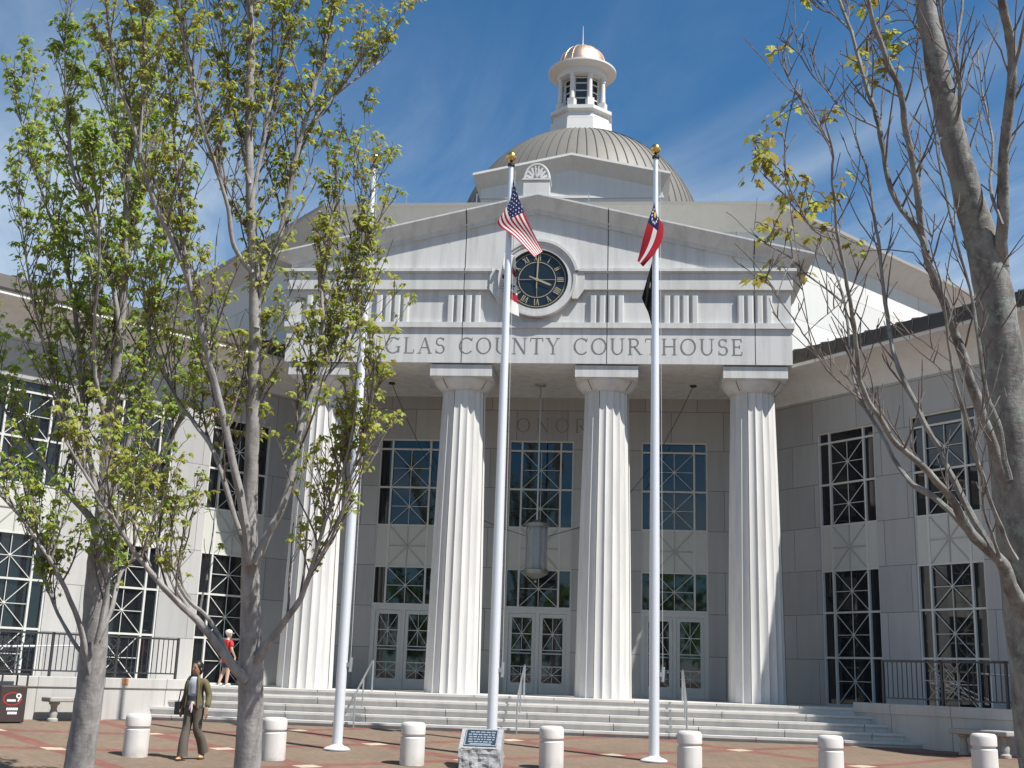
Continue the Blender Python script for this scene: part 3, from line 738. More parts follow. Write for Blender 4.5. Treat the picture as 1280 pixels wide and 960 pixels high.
# handrails on the steps
for x, ya, yb, lab in ((-3.52, -.62, -2.36, 'steel step handrail nearest the left flagpole'), (.05, -.62, -2.36, 'steel step handrail between the plaque rock and the middle doors'), (3.68, -.62, -2.36, 'steel step handrail right of the right flagpole')):
    h = empty('step_handrail', (x, ya, ZF), 0, lab, 'handrail', 'handrails on the entrance steps')
    z0 = .05 - ZF; L = yb - ya
    P = [(0, .0, .66), (0, .02, .70), (0, -.06, .72), (0, L + .3, .02 + z0 + .80), (0, L + .12, z0 + .72)]
    m = MB(); m.tube([(0, 0, 0), (0, 0, .68)], .020, 8); m.build('post', M['steel'], h)
    m = MB(); m.tube([(0, L, z0), (0, L, z0 + .70)], .020, 8); m.build('post', M['steel'], h)
    m = MB(); m.tube([(0, L * .55, -.32), (0, L * .55, .3)], .018, 8); m.build('post', M['steel'], h)
    m = MB(); m.tube([(0, 0, .66), (0, -.03, .70), (0, -.12, .68), (0, L * .55, .3), (0, L, z0 + .70)], .022, 8); m.build('rail', M['steel'], h)

# bollards
BOL = [(-6.16, -7.83), (-3.79, -7.50), (-1.33, -7.44), (1.09, -7.27), (3.47, -7.25), (5.88, -7.12), (8.48, -6.98)]
BL = ['white bollard between the two left trees, behind the walking woman', 'white bollard just right of the second tree trunk', 'white bollard left of the plaque rock, in front of the steps', 'white bollard right of the plaque rock, between two flagpoles',
      'white bollard just right of the right flagpole', 'white bollard second from the right, at the shadow edge', 'white bollard at the far right in the shaded plaza']
bm_ = MB(); bm_.lathe([(.215, 0), (.215, .46), (.20, .475), (.185, .48), (.185, .505), (.20, .51), (.215, .525), (.215, .66), (.205, .695), (.18, .72), (.10, .728), (.0005, .73)], 36)
b0 = None
t = NT('bollard_concrete'); o = t.coord('Object'); 
sx = t.node('ShaderNodeSeparateXYZ'); t.link(o, sx.inputs[0])
n1 = t.noise(o, 5, 6, .7); dirt = t.math('MULTIPLY', t.ramp(sx.outputs[2], [(.0, 1.), (.22, 0.)]), t.ramp(n1, [(.35, 0.), (.7, 1.)]))
c = t.mix(t.math('MULTIPLY', dirt, .75), t.mix(t.ramp(t.noise(t.scale(o, (9, 9, 1.2)), 1, 5, .7), [(.4, 0.), (.75, .35)]), (.60, .58, .55), (.42, .39, .36)), (.27, .22, .18))
t.base(c).set(Roughness=.8); t.bump(t.noise(o, 70, 2, .6), .2, .006); M['bollard'] = t.m
for (x, y), lab in zip(BOL, BL):
    if b0 is None: b0 = bm_.build('bollard', M['bollard']); b = b0
    else: b = b0.copy(); COL.objects.link(b)
    b.location = (x, y, gz(x, y) - .01); b.rotation_euler = (random.uniform(-.008, .008), random.uniform(-.008, .008), random.uniform(0, 6)); tag(b, lab, 'bollard', 'white concrete bollards in front of the steps')

# flagpoles
PX = [(-3.03, -5.9), (-.10, -6.0), (2.90, -5.8)]
PL = ['tall silver flagpole without a visible flag, left, half behind leaves', 'tall silver flagpole carrying the striped flag, rising behind the plaque rock', 'tall silver flagpole carrying the red and white flag, right of the middle doors']
PTOP = [11.62, 11.58, 11.82]; poles = []
for i, ((x, y), lab) in enumerate(zip(PX, PL)):
    z0 = gz(x, y); p_ = empty('flagpole', (x, y, z0), 0, lab, 'flagpole', 'flagpoles in front of the courthouse'); H_ = PTOP[i] - z0; poles.append(p_)
    m = MB(); m.lathe([(.098, 0), (.098, 3.5), (.085, 6.5), (.066, 9.5), (.048, H_)], 24); m.build('shaft', M['pole'], p_)
    m = MB(); m.lathe([(.25, 0), (.25, .02), (.20, .05), (.13, .075), (.10, .10)], 32); m.build('base_collar', M['pole'], p_)
    m = MB(); m.lathe([(.05, H_ - .02), (.075, H_), (.075, H_ + .05), (.03, H_ + .08), (.02, H_ + .12)], 16); m.build('truck', M['black'], p_)
    m = MB(); m.ball((0, 0, H_ + .21), .11, 20); m.build('finial', M['gold'], p_)
    m = MB(); m.box(.09, .17, -.04, .04, 1.52, 1.60); m.tube([(.16, 0, 1.43), (.175, 0, 1.70)], .03, 8); m.build('cleat', M['steel'], p_)
    m = MB(); m.tube([(.16, 0, 1.6), (.13, .0, 6), (.085, 0, H_ - .1)], .004, 5); m.build('halyard', M['white'], p_)

# flags: cloth grids
def cloth(name, curve_top, curve_bot, fold_amp, folds, colour, mats, loc, label, nu=96, nv=64, seed=0, ph=0.):
    A = crom(curve_top, 12); B = crom(curve_bot, 12); rnd = random.Random(seed)
    def ev(P, u):
        q = u * (len(P) - 1); i = min(int(q), len(P) - 2); return P[i].lerp(P[i + 1], q - i)
    m = MB()
    for j in range(nv + 1):
        v = j / nv
        for i in range(nu + 1):
            u = i / nu; p = ev(B, u).lerp(ev(A, u), v)
            k = min(1, u * 5); d = fold_amp * k * math.sin(folds * 2 * PI * (u * .75 + .35 * (1 - v)) + ph) + fold_amp * .5 * k * math.sin(folds * 4.3 * u - 3 * v + ph)
            p = p + Vector((.30 * d, d, .06 * d)) ; m.v.append(tuple(p))
    for j in range(nv):
        for i in range(nu):
            a = j * (nu + 1) + i; m.f.append((a, a + 1, a + nu + 2, a + nu + 1)); m.m.append(colour((i + .5) / nu, (j + .5) / nv)); m.sm.append(True)
    o = m.build(name, mats); o.location = loc
    sd = o.modifiers.new('thickness', 'SOLIDIFY'); sd.thickness = .004
    return tag(o, label, 'flag', 'flags on the flagpoles')
def fabric(name, col):
    t = NT(name); o = t.coord('Object'); t.base(t.mix(1., col, t.math('ADD', t.math('MULTIPLY', t.noise(o, 14, 3, .6), .16), .92), 'MULTIPLY')).set(Roughness=.75); t.b.inputs['Specular IOR Level'].default_value = .2
    tr = t.node('ShaderNodeBsdfTranslucent'); tr.inputs[0].default_value = (*col, 1); mixs = t.node('ShaderNodeMixShader'); mixs.inputs[0].default_value = .25
    t.link(t.b.outputs[0], mixs.inputs[1]); t.link(tr.outputs[0], mixs.inputs[2]); t.link(mixs.outputs[0], t.out.inputs[0]); return t.m
FR, FW, FB, FK = fabric('flag_red', (.42, .02, .035)), fabric('flag_white', (.78, .77, .75)), fabric('flag_blue', (.015, .02, .085)), fabric('flag_black', (.012, .012, .014)); FG = fabric('flag_gold', (.6, .42, .08))
def us(u, v):
    if u < .47 and v > 6 / 13:
        a = u / .47 * 11.; b = (v - 6 / 13) / (7 / 13) * 9.5; fa, fb = a % 1 - .5, b % 1 - .5
        return 1 if (int(a) + int(b)) % 2 == 0 and abs(fa) < .19 and abs(fb) < .19 else 2
    return 0 if int((1 - v) * 13) % 2 == 0 else 1
cloth('striped_flag', [(.05, 0, 0), (.14, -.03, -.30), (.34, -.06, -.82), (.53, -.02, -1.22), (.70, .03, -1.56)],
      [(.02, 0, -1.02), (-.20, -.05, -.92), (-.20, -.10, -1.06), (.12, -.12, -1.30), (.56, -.04, -1.74)], .042, 1.6, us, [FR, FW, FB], (PX[1][0], PX[1][1] - .06, 11.26), 'red and white striped flag with a starred blue corner on the middle pole', 130, 78, 1)
def county(u, v):
    du, dv = (u - .74) * .42, (v - .46) * 1.2; r_ = math.hypot(du, dv); a = math.atan2(dv, du)
    if r_ < .052 + .026 * math.cos(5 * (a - PI / 2)): return 2
    if u > .56 and .20 < v - (1 - u) * .12 < .34: return 0
    if u > .66 and .66 < v + u * .25 - .2 < .78: return 0
    if .12 < u < .30 and .50 < v < .58: return 0
    if .10 < u < .30 and .26 < v < .46 and int(v * 60 + u * 20) % 3 == 0 and int(u * 30) % 2: return 2
    return 1
cloth('white_flag', [(-.10, .02, 0), (-.02, .05, -.02), (.05, .03, -.04), (.12, .02, -.06)],
      [(-.24, .0, -1.02), (-.10, .08, -1.16), (.06, .0, -1.30), (.22, .02, -1.36)], .035, 2., county, [FR, FW, FB], (PX[1][0] + .01, PX[1][1] + .14, 9.72), 'white flag with red patches and a dark star, below the striped flag', 90, 70, 2)
def georgia(u, v):
    if u < .42 and v > .34:
        r_ = math.hypot((u - .21) * 1.5, (v - .67)); a = math.atan2(v - .67, (u - .21) * 1.5)
        if .20 < r_ < .26 and int((a + PI) / (2 * PI) * 26) % 2: return 1
        if r_ < .10: return 3
        return 2
    return 0 if v > .62 or v < .40 else 1
cloth('red_flag', [(-.03, -.02, 0), (-.12, -.05, -.32), (-.27, -.07, -.86), (-.37, -.03, -1.26)],
      [(.05, -.03, -.42), (.15, -.05, -.50), (.12, -.10, -.86), (-.04, -.10, -1.18), (-.25, -.05, -1.40)], .045, 1.6, georgia, [FR, FW, FB, FG], (PX[2][0], PX[2][1] - .05, 10.80), 'red and white flag with a dark blue corner on the right pole', 90, 60, 3, 1.)
cloth('black_flag', [(-.05, .06, 0), (-.02, .08, 0), (.02, .05, -.02), (.05, .05, -.04)],
      [(-.26, .03, -.80), (-.18, .10, -.98), (-.12, .02, -1.16), (-.05, .06, -1.38)], .03, 1.6, lambda u, v: 1 if math.hypot((u - .42) * 1.2, v - .5) < .07 else 0, [FK, FW], (PX[2][0] - .01, PX[2][1] + .12, 9.62), 'black flag hanging limp below the red and white flag', 60, 50, 4)

# plaque rock
t = NT('rough_granite'); o = t.coord('Object'); n1 = t.noise(o, 9, 6, .7); n2 = t.noise(o, 90, 2, .6)
t.base(t.mix(n2, t.mix(n1, (.15, .15, .155), (.40, .40, .405)), t.mix(n1, (.30, .30, .30), (.52, .52, .52)))).set(Roughness=.9); t.bump(n1, .8, .05); M['granite'] = t.m
rx, ry = -.12, -7.42; rz0 = gz(rx, ry)
bmn = bmesh.new(); sec = [(-.38, -.22), (.34, -.22), (.36, .58), (.18, .66), (-.12, .70), (-.30, .44)]   # y,z: sloped top faces the viewer
sec = [(-.36, -.12), (.36, -.12), (.34, .64), (.16, .69), (-.30, .36)]
vs = []
for x in (-.43, .43): vs.append([bmn.verts.new((x, y, z)) for y, z in sec])
bmn.faces.new(vs[0][::-1]); bmn.faces.new(vs[1])
for i in range(5): bmn.faces.new((vs[0][i], vs[0][(i + 1) % 5], vs[1][(i + 1) % 5], vs[1][i]))
bmesh.ops.recalc_face_normals(bmn, faces=bmn.faces); bmesh.ops.subdivide_edges(bmn, edges=bmn.edges, cuts=14, use_grid_fill=True)
bmesh.ops.triangulate(bmn, faces=bmn.faces)
tn = Vector((0, -(.69 - .36), (.16 + .30))).normalized()
for v in bmn.verts:
    q = v.co.copy(); flat = (q - Vector((0, -.30, .36))).dot(tn) > -.02
    if not flat:
        n_ = mnoise.noise(q * 5.5) * .055 + mnoise.noise(q * 13 + Vector((3, 1, 7))) * .035
        c_ = Vector((q.x * .9, q.y, q.z - .3)).normalized(); v.co += c_ * (n_ - .015)
me = bpy.data.meshes.new('plaque_rock'); bmn.to_mesh(me); bmn.free(); me.materials.append(M['granite'])
rock = bpy.data.objects.new('plaque_rock', me); COL.objects.link(rock); rock.location = (rx, ry, rz0); rock.scale = (.84, .9, .92)
tag(rock, 'rough grey granite block with a slanted bronze plaque, before the middle flagpole', 'memorial rock')
ang = math.atan2(.69 - .36, .16 + .30)
pm = MB(); mt = Matrix.Translation((0, (-.30 + .16) / 2, (.36 + .69) / 2)) @ Matrix.Rotation(ang, 4, 'X')
pm.box(-.335, .335, -.235, .235, .0, .018, 0, mt); 
for a, b, c, d in ((-.335, .335, -.235, -.215), (-.335, .335, .215, .235), (-.335, -.315, -.215, .215), (.315, .335, -.215, .215)): pm.box(a, b, c, d, .018, .026, 1, mt)
rnd = random.Random(5)
for r_ in range(5):
    x = -.27 + rnd.uniform(0, .05); yy = .16 - r_ * .07
    while x < .25:
        wd = rnd.uniform(.03, .10); pm.box(x, min(x + wd, .28), yy - .016, yy + .016, .018, .021, 1, mt); x += wd + .022
pm.box(-.22, .22, -.20, -.165, .018, .021, 1, mt)
pm.build('plaque', [plain('bronze_dark', (.035, .055, .085), .4, .4), plain('bronze_light', (.36, .42, .46), .4, .5)], rock)

# lantern
LT = empty('hanging_lantern', (.04, 2.2, ZB), 0, 'cylindrical glass and metal lantern hanging on a rod under the portico', 'lantern')
m = MB(); m.lathe([(.16, -.05), (.16, .0)], 24); m.tube([(0, 0, 0), (0, 0, -3.75)], .022, 8); m.build('rod', M['steel'], LT)
m = MB(); m.lathe([(.285, -5.0), (.285, -3.86)], 32, (0, 0, 0), 0, True, None, 0, False); m.build('glass_cylinder', M['lglass'], LT)
m = MB(); m.lathe([(.05, -3.68), (.12, -3.72), (.20, -3.76), (.33, -3.78), (.33, -3.86), (.26, -3.88)], 32); m.build('top_cap', plain('lantern_metal', (.30, .30, .28), .4, .6), LT)
m = MB(); m.lathe([(.02, -5.22), (.10, -5.20), (.24, -5.13), (.32, -5.08), (.33, -4.98), (.27, -4.96)], 32); m.ball((0, 0, -5.27), .045, 10); m.build('bottom_cap', bpy.data.materials['lantern_metal'], LT)
m = MB(); m.lathe([(.085, -4.97), (.085, -3.88)], 16); m.build('lamp_tube', plain('frosted_tube', (.55, .62, .72), .4), LT)
m = MB()
for q in range(4):
    a = R(45 + 90 * q); m.bar((.285 * math.cos(a), .285 * math.sin(a), -5), (.285 * math.cos(a), .285 * math.sin(a), -3.84), .022)
m.build('frame_bars', bpy.data.materials['lantern_metal'], LT)
for s_ in (-1, 1):
    m = MB(); P = []
    for q in range(15): u = q / 14; P.append((s_ * lerp(4.08, .3, u), 0, lerp(-.02, -4.1, u) - 1.3 * math.sin(PI * u) * (1 - .3 * u)))
    m.tube(P, .009, 5); m.lathe([(.09, -.04), (.09, 0)], 14, (s_ * 4.08, 0, 0)); m.build('stay_wire', M['black'], LT)

# bin
bl = wall_frame(-1)
B = empty('litter_bin', bl @ Vector((-3.02, -.42, 0)), R(50), 'dark brown square litter bin with a red and white emblem, at the far left wall', 'litter bin'); B.location.z = gz(B.location.x, B.location.y)
bin_m = plain('bin_brown', (.045, .032, .030), .5)
m = MB(); m.box(-.27, .27, -.30, .27, 0, .72); m.build('bin_body', bin_m, B, None, .02)
m = MB()
for x in (-.26, .26):
    for y in (-.26, .26): m.bar((x, y, .71), (x, y, .95), .03)
for y in (-.26, .26): m.bar((-.27, y, .95), (.27, y, .95), .035)
for x in (-.26, .26): m.bar((x, -.27, .952), (x, .27, .952), .035)
m.build('top_frame', M['rail'], B)
m = MB(); N = 28
for q in range(N):
    a0, a1 = 2 * PI * q / N, 2 * PI * (q + 1) / N
    P = lambda a, r_: (-.02 + .19 * r_ * math.cos(a), -.303, .46 + .13 * r_ * math.sin(a)); m.add([P(a0, 1), P(a1, 1), P(a1, .88), P(a0, .88)], [(0, 1, 2, 3)], 0)
def flat(m, x0, x1, z0, z1, mi, k=0): m.add([(x0, -.304 - k * .0006, z0), (x1, -.304 - k * .0006, z0), (x1, -.304 - k * .0006, z1), (x0, -.304 - k * .0006, z1)], [(0, 1, 2, 3)], mi)
flat(m, -.13, .05, .41, .45, 1)
for q in range(16):                                        # a figure nine
    a0, a1 = 2 * PI * q / 16, 2 * PI * (q + 1) / 16
    P = lambda a, r_: (.10 + .055 * r_ * math.cos(a), -.306, .52 + .05 * r_ * math.sin(a)); m.add([P(a0, 1), P(a1, 1), P(a1, .5), P(a0, .5)], [(0, 1, 2, 3)], 1)
m.add([(.128, -.3066, .52), (.155, -.3066, .52), (.11, -.3066, .41), (.08, -.3066, .41)], [(0, 1, 2, 3)], 1)
for r_, (a, b) in enumerate(((-.12, .12), (-.09, .09))):
    x = a
    while x < b: flat(m, x, x + .03, .24 - r_ * .08, .29 - r_ * .08, 1); x += .04
m.build('emblem', [plain('emblem_red', (.45, .03, .03), .5), plain('emblem_white', (.75, .75, .75), .5)], B)

# benches
def bench(sg, tpos, L, lab):
    mw = wall_frame(sg); E_ = empty('stone_bench', mw @ Vector((sg * tpos, -.42, 0)), R(-50 * sg), lab, 'bench', 'stone benches along the retaining walls'); E_.location.z = gz(E_.location.x, E_.location.y)
    m = MB(); m.box(-L / 2, L / 2, -.22, .22, .40, .50); m.build('seat', M['bench'], E_, None, .025)
    for s_ in (-1, 1):
        m = MB(); m.lathe([(.11, 0), (.11, .05), (.075, .08), (.09, .18), (.06, .26), (.075, .33), (.11, .36), (.11, .40)], 20, (s_ * (L / 2 - .2), 0, 0)); m.build('leg', M['bench'], E_)
bench(-1, 1.72, 1.0, 'sunlit stone bench with turned legs left of the first tree trunk'); bench(1, 1.75, 1.3, 'shaded stone bench against the right retaining wall')
m = MB(); m.box(-.07, .07, -.05, -.034, .80, .92); nt_ = m.build('notice_plate', plain('orange_plate', (.62, .25, .08), .5), None, wall_frame(-1) @ T((-.28, 0, 0))); tag(nt_, 'small orange notice plate on the left retaining wall coping', 'notice')

# ------------------------------------------------------------------ people
def skin_mesh(name, chains, mat, parent, sub=2, extra=None):
    """chains: list of lists of (point, radius[, radius2]); first point of a later chain may coincide with an earlier point (shared joint)"""
    bm = bmesh.new(); ly = bm.verts.layers.skin.verify(); idx = {}
    first = True
    for ch in chains:
        prev = None
        for e_ in ch:
            p = tuple(round(c, 4) for c in e_[0]); r1 = e_[1]; r2 = e_[2] if len(e_) > 2 else r1
            if p in idx: v = idx[p]
            else:
                v = bm.verts.new(p); v[ly].radius = (r1, r2); v[ly].use_root = first; first = False; idx[p] = v
            if prev is not None and prev is not v:
                try: bm.edges.new((prev, v))
                except ValueError: pass
            prev = v
    me = bpy.data.meshes.new(name); bm.to_mesh(me); bm.free()
    o = bpy.data.objects.new(name, me); COL.objects.link(o)
    sk = o.modifiers.new('skin', 'SKIN'); sk.use_smooth_shade = True; sk.branch_smoothing = .6
    ss = o.modifiers.new('sub', 'SUBSURF'); ss.levels = sub; ss.render_levels = sub
    bpy.context.view_layer.update(); dg = bpy.context.evaluated_depsgraph_get()
    nm_ = bpy.data.meshes.new_from_object(o.evaluated_get(dg)); o.modifiers.clear(); o.data = nm_; nm_.name = name
    nm_.materials.clear(); nm_.materials.append(mat); nm_.polygons.foreach_set('use_smooth', [True] * len(nm_.polygons)); nm_.polygons.foreach_set('material_index', [0] * len(nm_.polygons))
    o.parent = parent
    return o
def head_parts(parent, hc, hr, skin, hairm, hair_long=.0, face=(0, -1)):
    """eyes, mouth and hair around a head centred at hc; -y is the face"""
    m = MB()
    for s_ in (-1, 1): m.ball((hc[0] + s_ * .030, hc[1] - .088, hc[2] + .012), .011, 8, 0)
    m.build('eyes', plain('eye_white', (.05, .04, .035), .3) if 'eye_white' not in bpy.data.materials else bpy.data.materials['eye_white'], parent)
    m = MB()
    m.ball((hc[0], hc[1] + .022, hc[2] + .030), .105, 20, 0, (.88, 1.0, 1.02))
    m.ball((hc[0], hc[1] + .055, hc[2] - .03), .085, 16, 0, (.95, .85, 1.1))
    if hair_long: m.ball((hc[0], hc[1] + .095, hc[2] - .01), .06, 14, 0, (1, .9, 1.))
    m.build('hair', hairm, parent)
def head_mesh_chain(hc):
    return [((hc[0], hc[1] + .01, hc[2] - .20), .052), ((hc[0], hc[1] + .012, hc[2] - .12), .052), ((hc[0], hc[1] - .018, hc[2] - .075), .062, .075), ((hc[0], hc[1] - .012, hc[2] - .01), .078, .095), ((hc[0], hc[1] + .0, hc[2] + .06), .076, .092), ((hc[0], hc[1] + .005, hc[2] + .10), .045, .055)]
def hand_chains(w_, d, side):
    """five short fingers from wrist w_ along d; side = thumb direction"""
    w_ = Vector(w_); d = Vector(d).normalized(); side = Vector(side).normalized(); palm = w_ + d * .075; out = []
    out.append([(tuple(w_), .024), (tuple(palm), .030, .018)])
    for k, (o_, L) in enumerate(((.030, .062), (.011, .075), (-.010, .070), (-.029, .055))):
        a = palm + side * o_; b = a + d * L * .6; c = b + (d * .7 + Vector((0, .25, -.1))).normalized() * L * .5
        out.append([(tuple(palm), .030, .018), (tuple(a + d * .008), .010), (tuple(b), .0085), (tuple(c), .007)])
    a = w_ + d * .03; out.append([(tuple(w_), .024), (tuple(a + side * .035), .012), (tuple(a + side * .05 + d * .045), .009)])
    return out
# woman
SK1 = plain('skin_brown', (.28, .165, .11), .5, 0, .06); SK2 = plain('skin_light', (.50, .33, .25), .5, 0, .06)
HR = plain('hair_black', (.012, .010, .009), .45); OL = plain('olive_cloth', (.125, .105, .048), .85); TR = plain('brown_grey_cloth', (.105, .088, .070), .85)
WT = plain('grey_shirt_cloth', (.42, .44, .50), .85); DKC = plain('navy_cloth', (.035, .045, .07), .85); TAN = plain('tan_leather', (.45, .26, .12), .5)
px_, py_ = -5.12, -7.95
Wm = empty('person', (px_, py_, gz(px_, py_)), R(-17), 'woman in an olive jacket and brown trousers walking across the plaza', 'person')
hc = (0, -.03, 1.545)
RH, LH = (-.25, -.04, .86), (.275, -.03, .85)
LEGR = [((-.085, 0, .90), .088), ((-.092, -.06, .50), .060), ((-.095, -.095, .30), .052), ((-.095, -.10, .09), .036)]
LEGL = [((.085, .0, .90), .088), ((.092, .01, .50), .060), ((.10, .13, .33), .050), ((.105, .22, .16), .036)]
body = [[((0, 0, .93), .125, .10)] + [((0, -.005, 1.10), .105, .08), ((0, -.01, 1.27), .125, .09), ((0, .0, 1.37), .07, .06)] + [((0, -.012, 1.43), .045)] + head_mesh_chain(hc)[1:]]
body += [[((0, -.01, 1.27), .125, .09), ((-.165, 0, 1.33), .055), ((-.235, .05, 1.08), .040), ((-.25, -.04, .86), .026)], [((0, -.01, 1.27), .125, .09), ((.165, 0, 1.33), .055), ((.24, .06, 1.07), .040), ((.275, -.03, .85), .026)]]
body += [[((0, 0, .93), .125, .10)] + LEGR + [((-.095, -.14, .045), .036), ((-.095, -.23, .028), .026)], [((0, 0, .93), .125, .10)] + LEGL + [((.107, .20, .08), .036), ((.108, .13, .028), .026)]]
body += hand_chains(RH, (0, -.05, -1), (.15, -1, 0)) + hand_chains(LH, (.02, -.05, -1), (-.15, -1, 0))
skin_mesh('body', body, SK1, Wm)
nz = MB(); nz.ball((hc[0], hc[1] - .108, hc[2] - .018), .014, 10, 0, (.8, 1, 1.3)); 
for s_ in (-1, 1): nz.ball((s_ * .082, hc[1] + .01, hc[2] - .01), .022, 10, 0, (.4, .8, 1.3))
nz.build('nose_and_ears', SK1, Wm)
mm = MB(); mm.ball((0, hc[1] - .096, hc[2] - .058), .020, 10, 0, (1.2, .5, .4)); mm.build('mouth', plain('lips', (.22, .07, .06), .5), Wm)
head_parts(Wm, hc, .1, SK1, HR, 1)
m = MB(); m.ball((0, .0, .915), .12, 24, 0, (1.26, 1.02, 1.0))
m.tube([(0, 0, .92), (0, 0, 1.0)], [.148, .138], 20, 0, False)
for Lg in (LEGR, LEGL):
    h_, k_, s_, a_ = [Vector(q[0]) for q in Lg]
    P_ = crom([h_ + Vector((0, 0, -.02)), h_.lerp(k_, .5), k_, s_, a_ + Vector((0, 0, -.03))], 5)
    m.tube(P_, [lerp(.104, .074, min(1, i / 10)) if i <= 10 else lerp(.074, .092, (i - 10) / 10) for i in range(len(P_))], 18, 0, False)
m.build('trousers', TR, Wm)
jk = [[((0, .025, .88), .170, .118), ((0, .02, 1.00), .158, .115), ((0, .01, 1.12), .145, .110), ((0, .0, 1.26), .160, .114), ((0, .012, 1.375), .090, .075)],
      [((0, .0, 1.26), .160, .114), ((-.175, .005, 1.335), .070), ((-.238, .052, 1.08), .060), ((-.250, -.03, .895), .050)], [((0, .0, 1.26), .160, .114), ((.175, .005, 1.335), .070), ((.243, .062, 1.07), .060), ((.274, -.02, .885), .050)]]
skin_mesh('jacket', jk, OL, Wm)
def front_patch(name, z0, z1, a0, a1, mat, off=.026):
    m = MB(); n1, n2 = 8, 12
    for j in range(n1 + 1):
        z = lerp(z0, z1, j / n1); u = (z - .9) / .5
        rx_ = lerp(.146, .128, min(1, u * 2.2)) if z < 1.12 else lerp(.130, .150, (z - 1.12) / .2) if z < 1.32 else lerp(.14, .08, (z - 1.32) / .12)
        ry_ = rx_ * .77
        for i in range(n2 + 1):
            a = R(lerp(a0, a1, i / n2)); m.v.append(((rx_ + off) * math.sin(a), -(ry_ + off) * math.cos(a), z))
    for j in range(n1):
        for i in range(n2): q = j * (n2 + 1) + i; m.f.append((q, q + 1, q + n2 + 2, q + n2 + 1)); m.m.append(0); m.sm.append(True)
    o = m.build(name, mat, Wm); sd = o.modifiers.new('t', 'SOLIDIFY'); sd.thickness = .008; return o
front_patch('shirt', 1.09, 1.40, -46, 40, WT, .022); front_patch('shirt_hem', .89, 1.09, -52, 46, DKC, .022)
m = MB()
for a0, s_ in ((-44, -1), (40, 1)):
    P = []
    for z in (1.41, 1.34, 1.24, 1.10, .98, .87):
        u = (z - .9) / .5; rr_ = (lerp(.146, .128, min(1, u * 2.2)) if z < 1.12 else lerp(.130, .150, (z - 1.12) / .2) if z < 1.32 else lerp(.14, .08, (z - 1.32) / .12)) + .03
        a_ = R(a0 + s_ * (1.41 - z) * 12); P.append((rr_ * math.sin(a_), -rr_ * .78 * math.cos(a_), z))
    m.tube(P, [.022, .034, .026, .022, .022, .020], 8)
m.build('jacket_lapels', OL, Wm)
m = MB(); m.ball((.045, -.135, .955), .04, 10, 0, (1, .6, .7))
m.tube([(.045, -.15, .95), (.055, -.165, .86), (.05, -.16, .80)], [.016, .022, .012], 6); m.tube([(.04, -.15, .95), (.02, -.165, .88), (.012, -.16, .84)], [.014, .02, .01], 6)
m.build('sash', plain('pink_white_cloth', (.60, .45, .45), .8), Wm)
m = MB()
m.ball((-.095, -.175, .03), .048, 12, 0, (.8, 1.9, .55)); m.ball((.108, .16, .05), .048, 12, 0, (.8, 1.6, .7)); m.build('sandals', TAN, Wm)
hb = MB(); hb.box(-.05, .05, -.14, .14, -.22, 0); hb.tube([(0, -.10, 0), (0, -.06, .20), (0, .06, .20), (0, .10, 0)], .012, 6)
hbo = hb.build('handbag', M['black'], None, None, .015); hbo.location = Wm.matrix_basis @ Vector((-.30, .03, .97)); hbo.rotation_euler = (0, 0, R(-17))
tag(hbo, 'small black handbag at the side of the walking woman', 'handbag')

# person in red at the top of the steps
kx, ky = -7.14, -.42
K = empty('person', (kx, ky, ZF), R(150), 'person in a red shirt and dark shorts at the left end of the top step', 'person')
k_ = 1.30 / 1.66
def sc(ch): return [[(tuple(c * k_ for c in e_[0]),) + tuple(r_ * k_ * 1.06 for r_ in e_[1:]) for e_ in c_] for c_ in ch]
LR2 = [((-.085, 0, .90), .092), ((-.09, -.03, .50), .062), ((-.09, -.02, .30), .055), ((-.09, .0, .09), .038)]; LL2 = [((.085, .0, .90), .092), ((.095, -.06, .50), .062), ((.10, .04, .30), .052), ((.10, .12, .10), .038)]
bod = [body[0], [((0, -.01, 1.27), .125, .09), ((-.165, 0, 1.33), .055), ((-.235, .02, 1.08), .040), ((-.23, -.12, .90), .026)], [((0, -.01, 1.27), .125, .09), ((.165, 0, 1.33), .055), ((.24, .02, 1.07), .040), ((.25, -.12, .90), .026)],
       [((0, 0, .93), .125, .10)] + LR2 + [((-.09, -.05, .045), .038), ((-.09, -.14, .028), .028)], [((0, 0, .93), .125, .10)] + LL2 + [((.10, .08, .05), .038), ((.10, -.01, .028), .028)]]
bod += hand_chains((-.23, -.12, .90), (0, -.2, -1), (.15, -1, 0)) + hand_chains((.25, -.12, .90), (0, -.2, -1), (-.15, -1, 0))
skin_mesh('body', sc(bod), SK2, K)
REDC = plain('red_cloth', (.52, .022, .025), .8)
skin_mesh('shirt', sc([[((0, .01, .66), .165, .130), ((0, .01, .85), .150, .118), ((0, .0, 1.05), .138, .105), ((0, .0, 1.26), .150, .108), ((0, .012, 1.375), .085, .07)], [((0, .0, 1.26), .150, .108), ((-.175, .005, 1.335), .070), ((-.225, .015, 1.15), .066)], [((0, .0, 1.26), .150, .108), ((.175, .005, 1.335), .070), ((.23, .015, 1.15), .066)]]), REDC, K)
skin_mesh('shorts', sc([[((0, .0, .96), .138, .112), ((0, .0, .88), .140, .114)]] + [[((0, .0, .88), .140, .114), (L_[0][0][:2] + (.80,), .098), ((L_[1][0][0], L_[1][0][1], .52), .088)] for L_ in (LR2, LL2)]), DKC, K)
h2 = tuple(c * k_ for c in hc); m = MB(); m.ball((h2[0], h2[1] + .01, h2[2] + .05), .088, 18, 0, (.9, 1.05, .75)); m.ball((h2[0], h2[1] - .10, h2[2] + .03), .06, 12, 0, (1, .9, .15)); m.build('cap', M['white'], K)
m = MB(); m.ball((h2[0], h2[1] - .088, h2[2] - .02), .012, 8)
for s_ in (-1, 1): m.ball((h2[0] + s_ * .072, h2[1], h2[2] - .01), .018, 8)
